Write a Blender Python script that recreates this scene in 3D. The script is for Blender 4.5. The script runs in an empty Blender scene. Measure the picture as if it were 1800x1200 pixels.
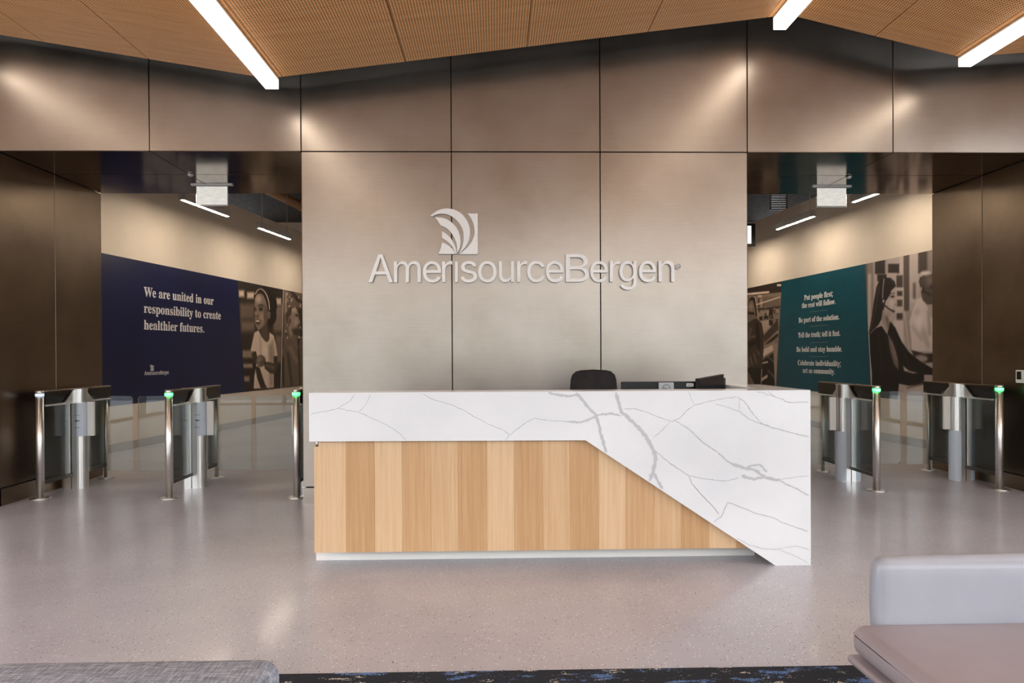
import bpy, bmesh, math, random
import numpy as np
from mathutils import Vector, Matrix

SC = bpy.context.scene
COL = SC.collection
PI = math.pi

# ------------------------------------------------------------------ camera
cam_d = bpy.data.cameras.new('camera')
cam_d.sensor_width = 36.0
cam_d.lens = 1241.5 / 1800 * 36
cam_d.shift_y = 29.17 / 1800
cam_d.clip_start = 0.05
cam = bpy.data.objects.new('camera', cam_d)
COL.objects.link(cam)
cam.matrix_world = (Matrix.Translation((0, 0, 1.2976)) @ Matrix.Rotation(-0.0236, 4, 'Z')
                    @ Matrix.Rotation(PI / 2 - 0.0051, 4, 'X') @ Matrix.Rotation(-0.0047, 4, 'Z'))
SC.camera = cam

# ------------------------------------------------------------------ daylight, exposure
world = bpy.data.worlds.new('sky')
SC.world = world
world.use_nodes = True
wn = world.node_tree.nodes
wl = world.node_tree.links
wn.clear()
w_out = wn.new('ShaderNodeOutputWorld')
w_bg = wn.new('ShaderNodeBackground')
w_bg.inputs['Color'].default_value = (0.87, 0.935, 1.0, 1)      # bright overcast sky
w_bg.inputs['Strength'].default_value = 5.6
wl.new(w_bg.outputs[0], w_out.inputs[0])

VS = SC.view_settings
VS.view_transform = 'Standard'
VS.look = 'None'
VS.gamma = 1.0
VS.use_curve_mapping = False
VS.exposure = 0.54
try:
    SC.cycles.use_denoising = True
    SC.cycles.use_adaptive_sampling = False
    SC.cycles.max_bounces = 10
    SC.cycles.diffuse_bounces = 5
    SC.cycles.glossy_bounces = 6
    SC.cycles.transmission_bounces = 8
    SC.cycles.transparent_max_bounces = 16
    SC.cycles.sample_clamp_indirect = 8.0
    SC.cycles.caustics_refractive = False
except Exception:
    pass

# the glazed fronts, as portals: they guide the sky's light through the window openings and emit nothing themselves
for nm, loc, rot, sx, sy in (('window_daylight', (0, -4.62, 1.76), (PI / 2, 0, 0), 14.6, 3.4),
                             ('window_daylight', (-7.5, -1.0, 1.76), (PI / 2, 0, -PI / 2), 7.1, 3.4),
                             ('window_daylight', (7.5, -1.0, 1.76), (PI / 2, 0, PI / 2), 7.1, 3.4)):
    ld = bpy.data.lights.new(nm, 'AREA')
    ld.shape = 'RECTANGLE'; ld.size = sx; ld.size_y = sy
    ld.cycles.is_portal = True
    lo_ = bpy.data.objects.new(nm, ld)
    COL.objects.link(lo_)
    lo_.location = loc; lo_.rotation_euler = rot

# strengths of the ceiling lamps and of all pendants, added ones too
LINEAR_LIGHT = 5.0
LINEAR_SIDE = 0.9
PENDANT_LIGHT = 82.0

# ------------------------------------------------------------------ main measures (metres)
W = 6.216          # face of the metal wall
ZS = 3.078         # height of the two portals
XL, XR = -4.301, 4.915
CX0, CX1 = -1.687, 2.241      # metal core between the portals
SEAMS = [-5.614, -4.305, -2.996, -1.687, -0.378, 0.932, 2.241, 3.550, 4.915, 6.168]
DK = 4.273         # front of the desk
CE = 5.84          # end of the wood ceiling
ROOM_X = 7.4
ROOM_Y0 = -4.6

# ------------------------------------------------------------------ materials
def sr(r, g, b):
    f = lambda c: (c / 255) / 12.92 if c / 255 <= 0.04045 else ((c / 255 + 0.055) / 1.055) ** 2.4
    return (f(r), f(g), f(b), 1)

class NT:
    def __init__(self, name):
        self.m = bpy.data.materials.new(name)
        self.m.use_nodes = True
        self.t = self.m.node_tree
        self.n = self.t.nodes
        self.b = self.n['Principled BSDF']
    def add(self, kind, **kw):
        nd = self.n.new(kind)
        for k, v in kw.items():
            if k.startswith('i_'):
                key = k[2:]
                key = int(key) if key.isdigit() else key.replace('_', ' ')
                nd.inputs[key].default_value = v
            else:
                setattr(nd, k, v)
        return nd
    def link(self, a, b):
        self.t.links.new(a, b)
    def set(self, **kw):
        for k, v in kw.items():
            self.b.inputs[k.replace('_', ' ')].default_value = v
        return self
    def coords(self, scale=(1, 1, 1), kind='Object'):
        tc = self.add('ShaderNodeTexCoord')
        mp = self.add('ShaderNodeMapping')
        mp.inputs['Scale'].default_value = scale
        self.link(tc.outputs[kind], mp.inputs['Vector'])
        return mp.outputs['Vector']
    def noise(self, vec, scale, detail=3, rough=0.55):
        nz = self.add('ShaderNodeTexNoise')
        nz.inputs['Scale'].default_value = scale
        nz.inputs['Detail'].default_value = detail
        nz.inputs['Roughness'].default_value = rough
        self.link(vec, nz.inputs['Vector'])
        return nz.outputs['Fac']
    def ramp(self, fac, stops, mode='LINEAR'):
        r = self.add('ShaderNodeValToRGB')
        r.color_ramp.interpolation = mode
        e = r.color_ramp.elements
        while len(e) < len(stops):
            e.new(0.5)
        for el, (p, c) in zip(e, stops):
            el.position = p
            el.color = c if len(c) == 4 else (*c, 1)
        self.link(fac, r.inputs['Fac'])
        return r.outputs['Color']
    def mix(self, fac, a, b, mode='MIX'):
        mx = self.add('ShaderNodeMix')
        mx.data_type = 'RGBA'
        mx.blend_type = mode
        for src, key in ((fac, 0), (a, 6), (b, 7)):
            if hasattr(src, 'is_linked') or hasattr(src, 'links'):
                self.link(src, mx.inputs[key])
            else:
                mx.inputs[key].default_value = src
        return mx.outputs[2]
    def math(self, op, a, b=None):
        m = self.add('ShaderNodeMath')
        m.operation = op
        for i, s in enumerate((a, b)):
            if s is None:
                continue
            if hasattr(s, 'links'):
                self.link(s, m.inputs[i])
            else:
                m.inputs[i].default_value = s
        return m.outputs[0]
    def bump(self, height, strength, dist=0.01):
        bp = self.add('ShaderNodeBump')
        bp.inputs['Strength'].default_value = strength
        bp.inputs['Distance'].default_value = dist
        self.link(height, bp.inputs['Height'])
        self.link(bp.outputs['Normal'], self.b.inputs['Normal'])
    def color(self, sock):
        self.link(sock, self.b.inputs['Base Color'])
    def rough(self, sock):
        self.link(sock, self.b.inputs['Roughness'])

MAT = {}
def plain(name, col, rough=0.5, metal=0.0, spec=0.5, coat=0.0):
    n = NT(name)
    n.set(Base_Color=col, Roughness=rough, Metallic=metal, Specular_IOR_Level=spec, Coat_Weight=coat)
    v = n.coords((1, 1, 1))
    f = n.noise(v, 9.0, 3)
    lo = rough * 0.85 if rough * 0.85 > 0.28 or rough * 1.15 < 0.26 else 0.285
    n.rough(n.ramp(f, [(0.3, (lo,) * 3), (0.7, (min(1, max(lo, rough * 1.15)),) * 3)]))
    MAT[name] = n.m
    return n.m

def brushed(name, c1, c2, r0, r1, warp=0.0, metal=1.0, stretch=(0.5, 0.5, 30)):
    n = NT(name)
    n.set(Metallic=metal)
    v = n.coords((1, 1, 1))
    big = n.noise(v, 1.6, 4, 0.6)
    vs = n.coords(stretch)
    fine = n.noise(vs, 7.0, 4, 0.65)
    mixf = n.math('ADD', n.math('MULTIPLY', big, 0.72), n.math('MULTIPLY', fine, 0.28))
    n.color(n.ramp(mixf, [(0.34, c1), (0.66, c2)]))
    n.rough(n.ramp(big, [(0.3, (r0,) * 3), (0.7, (r1,) * 3)]))
    if warp:
        slow = n.noise(v, 1.0, 0, 0.5)
        n.bump(slow, warp, 0.02)
    MAT[name] = n.m
    return n.m

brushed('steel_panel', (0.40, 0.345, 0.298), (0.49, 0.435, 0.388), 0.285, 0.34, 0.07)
brushed('brown_panel', (0.175, 0.125, 0.088), (0.245, 0.182, 0.13), 0.29, 0.38, 0.05)  # darker and browner than the steel panels
brushed('soffit_metal', (0.16, 0.12, 0.085), (0.22, 0.165, 0.12), 0.10, 0.16, 0.02)
brushed('stainless', (0.76, 0.75, 0.73), (0.88, 0.87, 0.85), 0.30, 0.40, 0, stretch=(1, 1, 24))
brushed('dark_metal', (0.08, 0.075, 0.07), (0.13, 0.12, 0.11), 0.3, 0.4)
plain('joint_black', sr(20, 17, 14), 0.8)
plain('plenum_dark', sr(26, 22, 19), 0.9)
plain('white_paint', sr(236, 232, 226), 0.45)
plain('black_plastic', sr(22, 22, 24), 0.35)
plain('black_gloss', sr(12, 12, 13), 0.08)
plain('silver_plastic', sr(176, 178, 182), 0.35, 0.3)
plain('white_plastic', sr(232, 232, 230), 0.4)
plain('film_blue', sr(196, 208, 222), 0.35)
plain('reader_plate', sr(230, 230, 226), 0.35, 0.1)
plain('chair_fabric', sr(32, 28, 29), 0.85)
plain('letter_white', sr(250, 250, 249), 0.35)
plain('print_white', sr(232, 228, 226), 0.4)
plain('ink_dark', sr(30, 50, 52), 0.5)
plain('vein_fine', sr(160, 160, 163), 0.25)
plain('vein_broad', sr(186, 186, 189), 0.25)
plain('desk_grey', sr(120, 122, 124), 0.35)
plain('far_base', sr(172, 166, 160), 0.5)
plain('sky_block_render', sr(150, 146, 140), 0.9)
plain('paving', sr(150, 150, 150), 0.8)
plain('asphalt', sr(92, 93, 96), 0.85)
plain('hedge', sr(72, 84, 58), 0.9)
plain('pipe_copper', sr(166, 126, 92), 0.4, 0.4)

# polished concrete with exposed aggregate
n = NT('floor_concrete')
v = n.coords((1, 1, 1))
cloud = n.noise(v, 0.9, 5, 0.6)
base = n.ramp(cloud, [(0.3, sr(172, 170, 180)), (0.52, sr(190, 188, 197)), (0.72, sr(200, 199, 206))])
fine = n.noise(v, 150.0, 2, 0.6)
base = n.mix(n.ramp(fine, [(0.40, (0.55,) * 3), (0.60, (0,) * 3)]), base, sr(166, 161, 168))
vo = n.add('ShaderNodeTexVoronoi'); vo.inputs['Scale'].default_value = 62.0; n.link(v, vo.inputs['Vector'])
dk = n.math('LESS_THAN', vo.outputs['Distance'], 0.21)
pick = n.add('ShaderNodeSeparateColor'); n.link(vo.outputs['Color'], pick.inputs[0])
base = n.mix(n.math('MULTIPLY', dk, n.math('GREATER_THAN', pick.outputs[0], 0.62)), base, sr(84, 75, 72))
base = n.mix(n.math('MULTIPLY', dk, n.math('LESS_THAN', pick.outputs[1], 0.36)), base, sr(236, 232, 228))
n.color(base)
rr = n.noise(v, 2.2, 4, 0.6)
n.rough(n.ramp(rr, [(0.3, (0.285,) * 3), (0.7, (0.36,) * 3)]))
n.set(Specular_IOR_Level=0.45, Coat_Weight=0.24, Coat_Roughness=0.13)
MAT['floor_concrete'] = n.m

def wood(name, c1, c2, c3, scale, perf=0.0, rough=0.45, island=0.0):
    n = NT(name)
    v = n.coords(scale)
    g = n.noise(v, 3.0, 6, 0.62)
    g2 = n.noise(v, 11.0, 4, 0.7)
    f = n.math('ADD', n.math('MULTIPLY', g, 0.65), n.math('MULTIPLY', g2, 0.35))
    col = n.ramp(f, [(0.34, c1), (0.5, c2), (0.66, c3)])
    if perf:
        tc = n.add('ShaderNodeTexCoord')
        sp = n.add('ShaderNodeSeparateXYZ'); n.link(tc.outputs['Object'], sp.inputs[0])
        d2 = None
        for ax in (0, 1):
            q = n.math('FRACT', n.math('DIVIDE', sp.outputs[ax], perf))
            q = n.math('SUBTRACT', q, 0.5)
            q = n.math('MULTIPLY', q, q)
            d2 = q if d2 is None else n.math('ADD', d2, q)
        hole = n.math('LESS_THAN', d2, 0.092)
        col = n.mix(hole, col, sr(58, 32, 14))
    n.color(col)
    n.set(Roughness=rough)
    MAT[name] = n.m
    return n.m

wood('ceiling_wood', sr(228, 164, 98), sr(240, 180, 114), sr(248, 194, 130), (0.5, 6.0, 1))
wood('ceiling_wood_perforated', sr(226, 160, 94), sr(240, 180, 114), sr(248, 194, 130), (0.5, 6.0, 1), perf=0.0208)
for k, (a, b, c) in enumerate([((212, 176, 136), (222, 188, 150), (230, 199, 164)),
                               ((190, 148, 106), (201, 161, 118), (212, 174, 132)),
                               ((204, 166, 126), (214, 178, 138), (224, 190, 152)),
                               ((196, 156, 114), (207, 168, 126), (216, 180, 140))]):
    wood('veneer_%d' % k, *[sr(*[q - 13 for q in t]) for t in (a, b, c)], (22, 22, 0.55), rough=0.42)

n = NT('marble_white')
v = n.coords((1, 1, 1))
n.color(n.ramp(n.noise(v, 1.3, 5, 0.6), [(0.3, sr(216, 217, 220)), (0.7, sr(228, 228, 230))]))
n.set(Roughness=0.16, Specular_IOR_Level=0.5)
MAT['marble_white'] = n.m

n = NT('far_plaster')
v = n.coords((1, 1, 1))
n.color(n.ramp(n.noise(v, 2.0, 3), [(0.3, sr(222, 206, 188)), (0.7, sr(228, 213, 196))]))
n.set(Roughness=0.7)
MAT['far_plaster'] = n.m

for nm, c1, c2 in (('print_blue', (12, 20, 60), (16, 26, 70)), ('print_teal', (0, 70, 84), (1, 79, 96))):
    n = NT(nm)
    v = n.coords((1, 1, 1))
    n.color(n.ramp(n.noise(v, 1.2, 2), [(0.3, sr(*c1)), (0.7, sr(*c2))]))
    n.set(Roughness=0.30)
    MAT[nm] = n.m

n = NT('print_photo')                      # printed photographs: ink held as a colour attribute
at = n.add('ShaderNodeAttribute'); at.attribute_name = 'ink'
grain = n.noise(n.coords((1, 1, 1)), 260.0, 2)
n.color(n.mix(0.03, at.outputs['Color'], n.ramp(grain, [(0.3, (0.01, 0.008, 0.007)), (0.7, (0.5, 0.44, 0.4))])))
n.set(Roughness=0.42, Specular_IOR_Level=0.35)
MAT['print_photo'] = n.m

n = NT('leather_mauve')
v = n.coords((1, 1, 1))
n.color(n.ramp(n.noise(v, 3.0, 3), [(0.3, sr(150, 139, 143)), (0.7, sr(162, 151, 155))]))
n.bump(n.noise(v, 210.0, 3), 0.12, 0.002)
n.set(Roughness=0.38)
MAT['leather_mauve'] = n.m
n = NT('leather_daylit')  # the mauve leather again, bluish daylight reflection put into its colour
v = n.coords((1, 1, 1))
n.color(n.ramp(n.noise(v, 3.0, 3), [(0.3, sr(150, 151, 160)), (0.7, sr(162, 163, 172))]))
n.bump(n.noise(v, 210.0, 3), 0.12, 0.002)
n.set(Roughness=0.34)
MAT['leather_daylit'] = n.m

n = NT('ottoman_weave')
v1 = n.coords((18, 240, 60)); v2 = n.coords((240, 18, 60))
a1 = n.noise(v1, 1.0, 3, 0.7); a2 = n.noise(v2, 1.0, 3, 0.7)
wv = n.math('ADD', n.math('MULTIPLY', a1, 0.5), n.math('MULTIPLY', a2, 0.5))
n.color(n.ramp(wv, [(0.36, sr(92, 95, 108)), (0.5, sr(138, 142, 154)), (0.64, sr(186, 189, 197))]))
n.bump(wv, 0.4, 0.004)
n.set(Roughness=0.9)
MAT['ottoman_weave'] = n.m

n = NT('rug_pile')
v = n.coords((1, 2.4, 1))
p1 = n.noise(v, 4.2, 7, 0.74)
p2 = n.noise(n.coords((1.2, 3.0, 1)), 6.6, 7, 0.76)
p3 = n.noise(n.coords((1, 1, 1)), 150.0, 2, 0.6)
col = n.ramp(p3, [(0.35, sr(14, 16, 22)), (0.65, sr(34, 40, 54))])
bl = n.math('GREATER_THAN', n.math('ADD', p1, n.math('MULTIPLY', p3, 0.22)), 0.69)
col = n.mix(bl, col, sr(92, 124, 176))
cr = n.math('GREATER_THAN', n.math('ADD', p2, n.math('MULTIPLY', p3, 0.25)), 0.735)
col = n.mix(cr, col, sr(208, 200, 188))
n.color(col)
n.bump(p3, 0.6, 0.004)
n.set(Roughness=0.95)
MAT['rug_pile'] = n.m

def glass(name, tint, rough=0.0, refl=1.0):
    n = NT(name)
    t = n.t
    n.n.remove(n.b)
    tr = n.add('ShaderNodeBsdfTransparent'); tr.inputs['Color'].default_value = tint
    gl = n.add('ShaderNodeBsdfGlossy'); gl.inputs['Roughness'].default_value = rough
    fr = n.add('ShaderNodeFresnel'); fr.inputs['IOR'].default_value = 1.5
    mx = n.add('ShaderNodeMixShader')
    fac = n.math('MULTIPLY', fr.outputs[0], refl)
    n.link(fac, mx.inputs[0]); n.link(tr.outputs[0], mx.inputs[1]); n.link(gl.outputs[0], mx.inputs[2])
    n.link(mx.outputs[0], n.n['Material Output'].inputs[0])
    MAT[name] = n.m
glass('clear_glass', (0.88, 0.91, 0.90, 1), 0.02, 0.95)
glass('smoke_glass', (0.10, 0.10, 0.10, 1), 0.03, 1.6)
glass('acrylic', (0.80, 0.82, 0.80, 1), 0.12, 2.5)

def emit(name, col, strength):
    n = NT(name)
    n.set(Base_Color=(0.8, 0.8, 0.8, 1), Emission_Color=col, Emission_Strength=strength, Roughness=0.5)
    MAT[name] = n.m
emit('lamp_bottom', (1.0, 0.88, 0.74, 1), LINEAR_LIGHT)
emit('lamp_side', (1.0, 0.84, 0.68, 1), LINEAR_SIDE)
emit('pendant_strip', (1.0, 0.87, 0.70, 1), PENDANT_LIGHT)
emit('ring_green', (0.02, 0.9, 0.16, 1), 2.2)
emit('ring_idle', (0.55, 0.66, 0.9, 1), 0.5)
emit('display_face', (0.9, 0.92, 0.95, 1), 0.7)

# ------------------------------------------------------------------ mesh helpers
def tag(o, label=None, cat=None, group=None, kind=None):
    if label: o['label'] = label
    if cat: o['category'] = cat
    if group: o['group'] = group
    if kind: o['kind'] = kind
    return o

def link(name, me, mats, parent=None, loc=None, rot=None):
    o = bpy.data.objects.new(name, me)
    COL.objects.link(o)
    for m in (mats if isinstance(mats, (list, tuple)) else [mats]):
        me.materials.append(MAT[m])
    if parent: o.parent = parent
    if loc: o.location = loc
    if rot: o.rotation_euler = rot
    return o

def empty(name, loc=(0, 0, 0), rz=0.0, label=None, cat=None, group=None, kind=None):
    o = bpy.data.objects.new(name, None)
    COL.objects.link(o)
    o.location = loc
    o.rotation_euler = (0, 0, rz)
    o.empty_display_size = 0.1
    return tag(o, label, cat, group, kind)

class MB:
    def __init__(self):
        self.bm = bmesh.new()
    def box(self, a, b, bevel=0.0, seg=1, mi=0):
        x0, y0, z0 = a; x1, y1, z1 = b
        vs = [self.bm.verts.new(p) for p in ((x0,y0,z0),(x1,y0,z0),(x1,y1,z0),(x0,y1,z0),(x0,y0,z1),(x1,y0,z1),(x1,y1,z1),(x0,y1,z1))]
        fs = []
        for q in ((3,2,1,0),(4,5,6,7),(0,1,5,4),(1,2,6,5),(2,3,7,6),(3,0,4,7)):
            f = self.bm.faces.new([vs[i] for i in q]); f.material_index = mi; fs.append(f)
        if bevel:
            es = list({e for f in fs for e in f.edges})
            bmesh.ops.bevel(self.bm, geom=es, offset=bevel, segments=seg, profile=0.5, affect='EDGES')
        return self
    def prism(self, pts, y0, y1, axis='y', mi=0):
        """polygon pts (a, b) extruded along axis from y0 to y1"""
        def P(a, b, t):
            return {'y': (a, t, b), 'z': (a, b, t), 'x': (t, a, b)}[axis]
        n = len(pts)
        A = [self.bm.verts.new(P(a, b, y0)) for a, b in pts]
        B = [self.bm.verts.new(P(a, b, y1)) for a, b in pts]
        fs = [self.bm.faces.new(A), self.bm.faces.new(B[::-1])]
        for i in range(n):
            fs.append(self.bm.faces.new((A[i], B[i], B[(i+1) % n], A[(i+1) % n])))
        for f in fs: f.material_index = mi
        return self
    def cyl(self, c, r, z0, z1, seg=20, r1=None, axis='z'):
        r1 = r if r1 is None else r1
        A, B = [], []
        for i in range(seg):
            t = 2 * PI * i / seg
            for L, rr, z in ((A, r, z0), (B, r1, z1)):
                u, v = rr * math.cos(t), rr * math.sin(t)
                p = {'z': (c[0]+u, c[1]+v, z), 'y': (c[0]+u, z, c[1]+v), 'x': (z, c[0]+u, c[1]+v)}[axis]
                L.append(self.bm.verts.new(p))
        self.bm.faces.new(A); self.bm.faces.new(B)
        for i in range(seg):
            f = self.bm.faces.new((A[i], A[(i+1) % seg], B[(i+1) % seg], B[i])); f.smooth = True
        return self
    def tube(self, pts, r, seg=8):
        rings = []
        for i, p in enumerate(pts):
            p = Vector(p)
            d = (Vector(pts[min(i+1, len(pts)-1)]) - Vector(pts[max(i-1, 0)])).normalized()
            u = d.orthogonal().normalized(); w = d.cross(u)
            rings.append([self.bm.verts.new(p + r * (math.cos(2*PI*k/seg) * u + math.sin(2*PI*k/seg) * w)) for k in range(seg)])
        for a, b in zip(rings, rings[1:]):
            for k in range(seg):
                f = self.bm.faces.new((a[k], a[(k+1) % seg], b[(k+1) % seg], b[k])); f.smooth = True
        self.bm.faces.new(rings[0]); self.bm.faces.new(rings[-1])
        return self
    def mesh(self, name):
        bmesh.ops.recalc_face_normals(self.bm, faces=self.bm.faces)
        me = bpy.data.meshes.new(name)
        self.bm.to_mesh(me); self.bm.free()
        return me
    def build(self, name, mats, parent=None, loc=None, rot=None):
        return link(name, self.mesh(name), mats, parent, loc, rot)

def structure(name, mb, mats, parent=None, label=None):
    o = mb.build(name, mats, parent)
    o['kind'] = 'structure'
    if label: o['label'] = label
    return o

def cushion(a, b, r=0.03, puff=0.0):
    """rounded upholstered box with slightly crowned faces"""
    c = [(a[i] + b[i]) / 2 for i in range(3)]
    h = [(b[i] - a[i]) / 2 for i in range(3)]
    L = []
    for i in range(3):
        rr = min(r, h[i] * 0.98)
        e = [-h[i] + rr * t for t in (0, 0.12, 0.32, 0.6, 1.0)]
        m = [(-h[i] + rr) + (2 * h[i] - 2 * rr) * t for t in (0.12, 0.3, 0.5, 0.7, 0.88)]
        L.append(e + m + [-t for t in e[::-1]])
    N = [len(q) - 1 for q in L]
    mb = MB(); bm = mb.bm; V = {}
    def vert(i, j, k):
        if (i, j, k) not in V:
            p = Vector((L[0][i], L[1][j], L[2][k]))
            q = [p[t] / h[t] for t in range(3)]
            inn = Vector([max(-h[t] + min(r, h[t] * .98), min(h[t] - min(r, h[t] * .98), p[t])) for t in range(3)])
            d = p - inn
            p2 = inn + d.normalized() * min(r, min(h) * .98) if d.length > 1e-9 else p
            for t in range(3):
                u, w = (t + 1) % 3, (t + 2) % 3
                if abs(q[t]) > 0.999:
                    p2[t] += math.copysign(puff * (1 - q[u] ** 2) * (1 - q[w] ** 2), q[t])
            V[(i, j, k)] = bm.verts.new(p2 + Vector(c))
        return V[(i, j, k)]
    for ax in range(3):
        u, w = (ax + 1) % 3, (ax + 2) % 3
        for side in (0, N[ax]):
            for iu in range(N[u]):
                for iw in range(N[w]):
                    quad = []
                    for du, dw in ((0, 0), (1, 0), (1, 1), (0, 1)):
                        idx = [0, 0, 0]; idx[ax] = side; idx[u] = iu + du; idx[w] = iw + dw
                        quad.append(vert(*idx))
                    try:
                        f = bm.faces.new(quad); f.smooth = True
                    except ValueError:
                        pass
    return mb

def rounded_box(a, b, r, seg=3):
    mb = MB()
    mb.box(a, b, r, seg)
    for f in mb.bm.faces: f.smooth = True
    return mb

# ------------------------------------------------------------------ lettering
def parse(g):
    adv, sp = g.split('|')
    return int(adv), [[tuple(int(c) for c in t.split(',')) for t in s.split(' ')] for s in sp.split(';')]

def fill_curves(splines, depth, offset=0.0):
    """2D outlines (list of closed point lists) -> filled, extruded mesh in XY, front at z = depth"""
    cu = bpy.data.curves.new('outline', 'CURVE')
    cu.dimensions = '2D'; cu.fill_mode = 'BOTH'; cu.extrude = depth / 2; cu.offset = offset
    for pts in splines:
        s = cu.splines.new('POLY')
        s.points.add(len(pts) - 1)
        for q, (x, y) in zip(s.points, pts): q.co = (x, y, 0, 1)
        s.use_cyclic_u = True
    o = bpy.data.objects.new('outline', cu)
    COL.objects.link(o)
    dg = bpy.context.evaluated_depsgraph_get(); dg.update()
    me = bpy.data.meshes.new_from_object(o.evaluated_get(dg))
    bpy.data.objects.remove(o); bpy.data.curves.remove(cu)
    return me

def text_line(font, text, x0, x1, base, cap, depth, bold=0.0, space=190, capunits=None):
    """one printed line: fitted between x0 and x1, baseline z = base, capital height cap; mesh in XZ facing -Y"""
    pen, glyphs = 0, []
    for ch in text:
        if ch == ' ':
            pen += space; continue
        adv, sp = parse(font[ch])
        glyphs.append([[(x + pen, y) for x, y in s] for s in sp])
        pen += adv
    xs = [x for g in glyphs for s in g for x, _ in s]
    lo, hi = min(xs), max(xs)
    kx = (x1 - x0) / (hi - lo); ky = cap / (capunits or 505)
    bm = bmesh.new()
    for g in glyphs:                        # glyph by glyph: neighbours may touch
        me = fill_curves([[(x0 + (x - lo) * kx, base + y * ky) for x, y in s] for s in g], depth, bold)
        bm.from_mesh(me); bpy.data.meshes.remove(me)
    for v in bm.verts:
        v.co = (v.co.x, -v.co.z, v.co.y)
    me = bpy.data.meshes.new('text'); bm.to_mesh(me); bm.free()
    return me

# outlines of the letters used (units of 1/1000 em): advance | closed contours
SANS = {
'A': '480|16,0 201,509 276,509 463,0 395,0 344,142 135,142 85,0;155,199 191,302 213,371 238,455 264,372 287,302 324,199',
'm': '610|53,0 53,379 112,379 112,295 108,295 118,323 132,346 172,376 219,386 257,380 287,361 309,331 321,295 312,295 322,321 337,343 381,375 437,386 468,383 497,372 522,354 541,328 553,296 557,255 557,0 496,0 496,254 490,289 473,313 447,326 419,330 395,328 374,320 345,290 335,247 335,0 274,0 274,260 269,288 253,311 229,326 199,330 158,320 140,307 126,289 117,266 114,238 114,0',
'e': '404|212,-8 161,-2 117,16 82,46 56,85 40,132 34,187 39,242 55,290 81,329 115,359 157,378 205,384 266,374 294,361 319,341 341,315 357,282 368,242 371,194 371,169 97,169 100,139 110,106 128,80 151,61 179,50 212,46 254,53 285,73 306,105 365,91 353,63 335,39 311,19 283,4 249,-5;308,221 307,237 298,269 283,294 263,314 237,326 205,330 173,326 146,313 125,294 109,270 99,241 97,221',
'r': '259|53,0 53,379 112,379 112,321 115,321 130,347 152,367 181,380 213,385 229,384 243,384 243,322 230,324 207,326 182,323 159,315 140,301 126,284 117,262 114,237 114,0',
'ı': '167|53,0 53,379 114,379 114,0',
's': '365|182,-8 145,-5 112,3 84,18 62,38 45,63 36,94 94,107 105,79 124,60 150,49 181,45 217,50 244,62 262,81 268,103 265,121 254,136 237,147 212,155 149,170 104,186 72,208 53,237 47,274 51,305 65,332 87,354 115,370 149,381 187,384 223,381 254,372 279,358 299,339 324,290 268,277 258,298 243,316 219,328 187,333 156,329 131,317 114,299 109,277 112,258 124,243 172,223 229,209 275,194 306,171 325,142 331,107 326,75 312,47 290,24 260,6 223,-5',
'o': '415|207,-8 159,-2 117,16 82,46 56,85 40,133 34,187 40,243 56,291 82,330 117,360 159,378 207,384 256,378 299,360 333,330 359,291 376,243 381,187 376,133 359,85 333,46 299,16 256,-2;207,46 242,51 270,66 292,89 307,117 316,151 319,187 316,224 307,258 292,287 270,310 242,325 207,330 173,325 145,310 124,287 108,258 99,224 96,187 99,151 108,117 124,89 145,66 173,51',
'u': '410|182,-5 146,-1 115,11 89,31 69,59 57,95 53,139 53,379 114,379 114,144 119,105 137,75 164,56 200,50 226,53 249,62 268,77 283,97 293,122 296,153 296,379 357,379 357,0 298,0 298,92 307,92 286,47 257,17 222,0',
'c': '396|207,-8 159,-2 117,16 82,46 56,85 40,133 34,187 40,243 56,291 82,330 117,360 159,378 207,384 260,377 305,356 340,322 362,277 303,262 290,289 270,311 242,325 207,330 173,325 145,310 124,287 108,258 99,224 96,187 99,151 108,117 124,89 145,66 173,51 207,46 243,52 271,66 292,89 304,117 363,102 341,56 306,21 261,-1',
'B': '456|60,0 60,509 241,509 289,504 329,491 359,469 381,442 394,410 398,374 395,344 387,320 356,286 315,267 315,262 339,257 363,245 385,227 402,203 414,173 418,136 413,100 400,67 377,39 344,18 301,4 247,0;125,57 245,57 296,63 330,80 349,105 355,137 352,161 342,184 327,203 306,218 279,228 248,231 125,231;125,285 238,285 288,296 308,309 323,326 333,348 336,372 330,403 313,429 283,446 240,452 125,452',
'g': '425|207,-151 168,-148 134,-140 82,-110 51,-69 101,-41 122,-66 154,-88 207,-97 249,-92 282,-75 304,-47 311,-6 311,68 306,68 287,41 252,16 227,8 195,5 152,10 113,27 80,53 55,90 39,136 34,191 39,246 55,293 80,332 112,361 152,378 196,384 228,382 253,373 288,346 308,319 313,319 313,379 372,379 372,-9 367,-54 350,-90 324,-117 291,-136 251,-147;205,59 237,63 264,75 285,95 300,121 309,154 312,193 309,231 300,264 285,291 264,312 237,325 205,330 172,325 145,312 124,290 109,262 99,229 96,193 99,155 109,123 124,96 145,76 172,63',
'n': '410|114,227 114,0 53,0 53,379 112,379 112,287 102,287 124,332 152,362 187,379 227,384 264,380 295,369 321,349 341,321 353,285 357,240 357,0 296,0 296,235 290,275 273,304 246,323 210,329 184,326 161,317 141,303 126,283 117,257',
'R': '449|60,0 60,509 260,509 330,485 372,430 378,360 350,290 290,250 400,0 320,0 222,235 128,235 128,0;128,300 250,300 295,325 310,370 295,415 250,442 128,442',
'D': '502|60,0 60,509 220,509 340,480 420,400 450,255 420,110 340,30 220,0;130,65 210,65 310,90 360,150 380,255 360,360 310,420 210,445 130,445',
'E': '419|60,0 60,509 372,509 372,452 125,452 125,286 355,286 355,229 125,229 125,57 375,57 375,0',
'L': '393|60,0 60,509 125,509 125,57 361,57 361,0',
}
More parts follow.
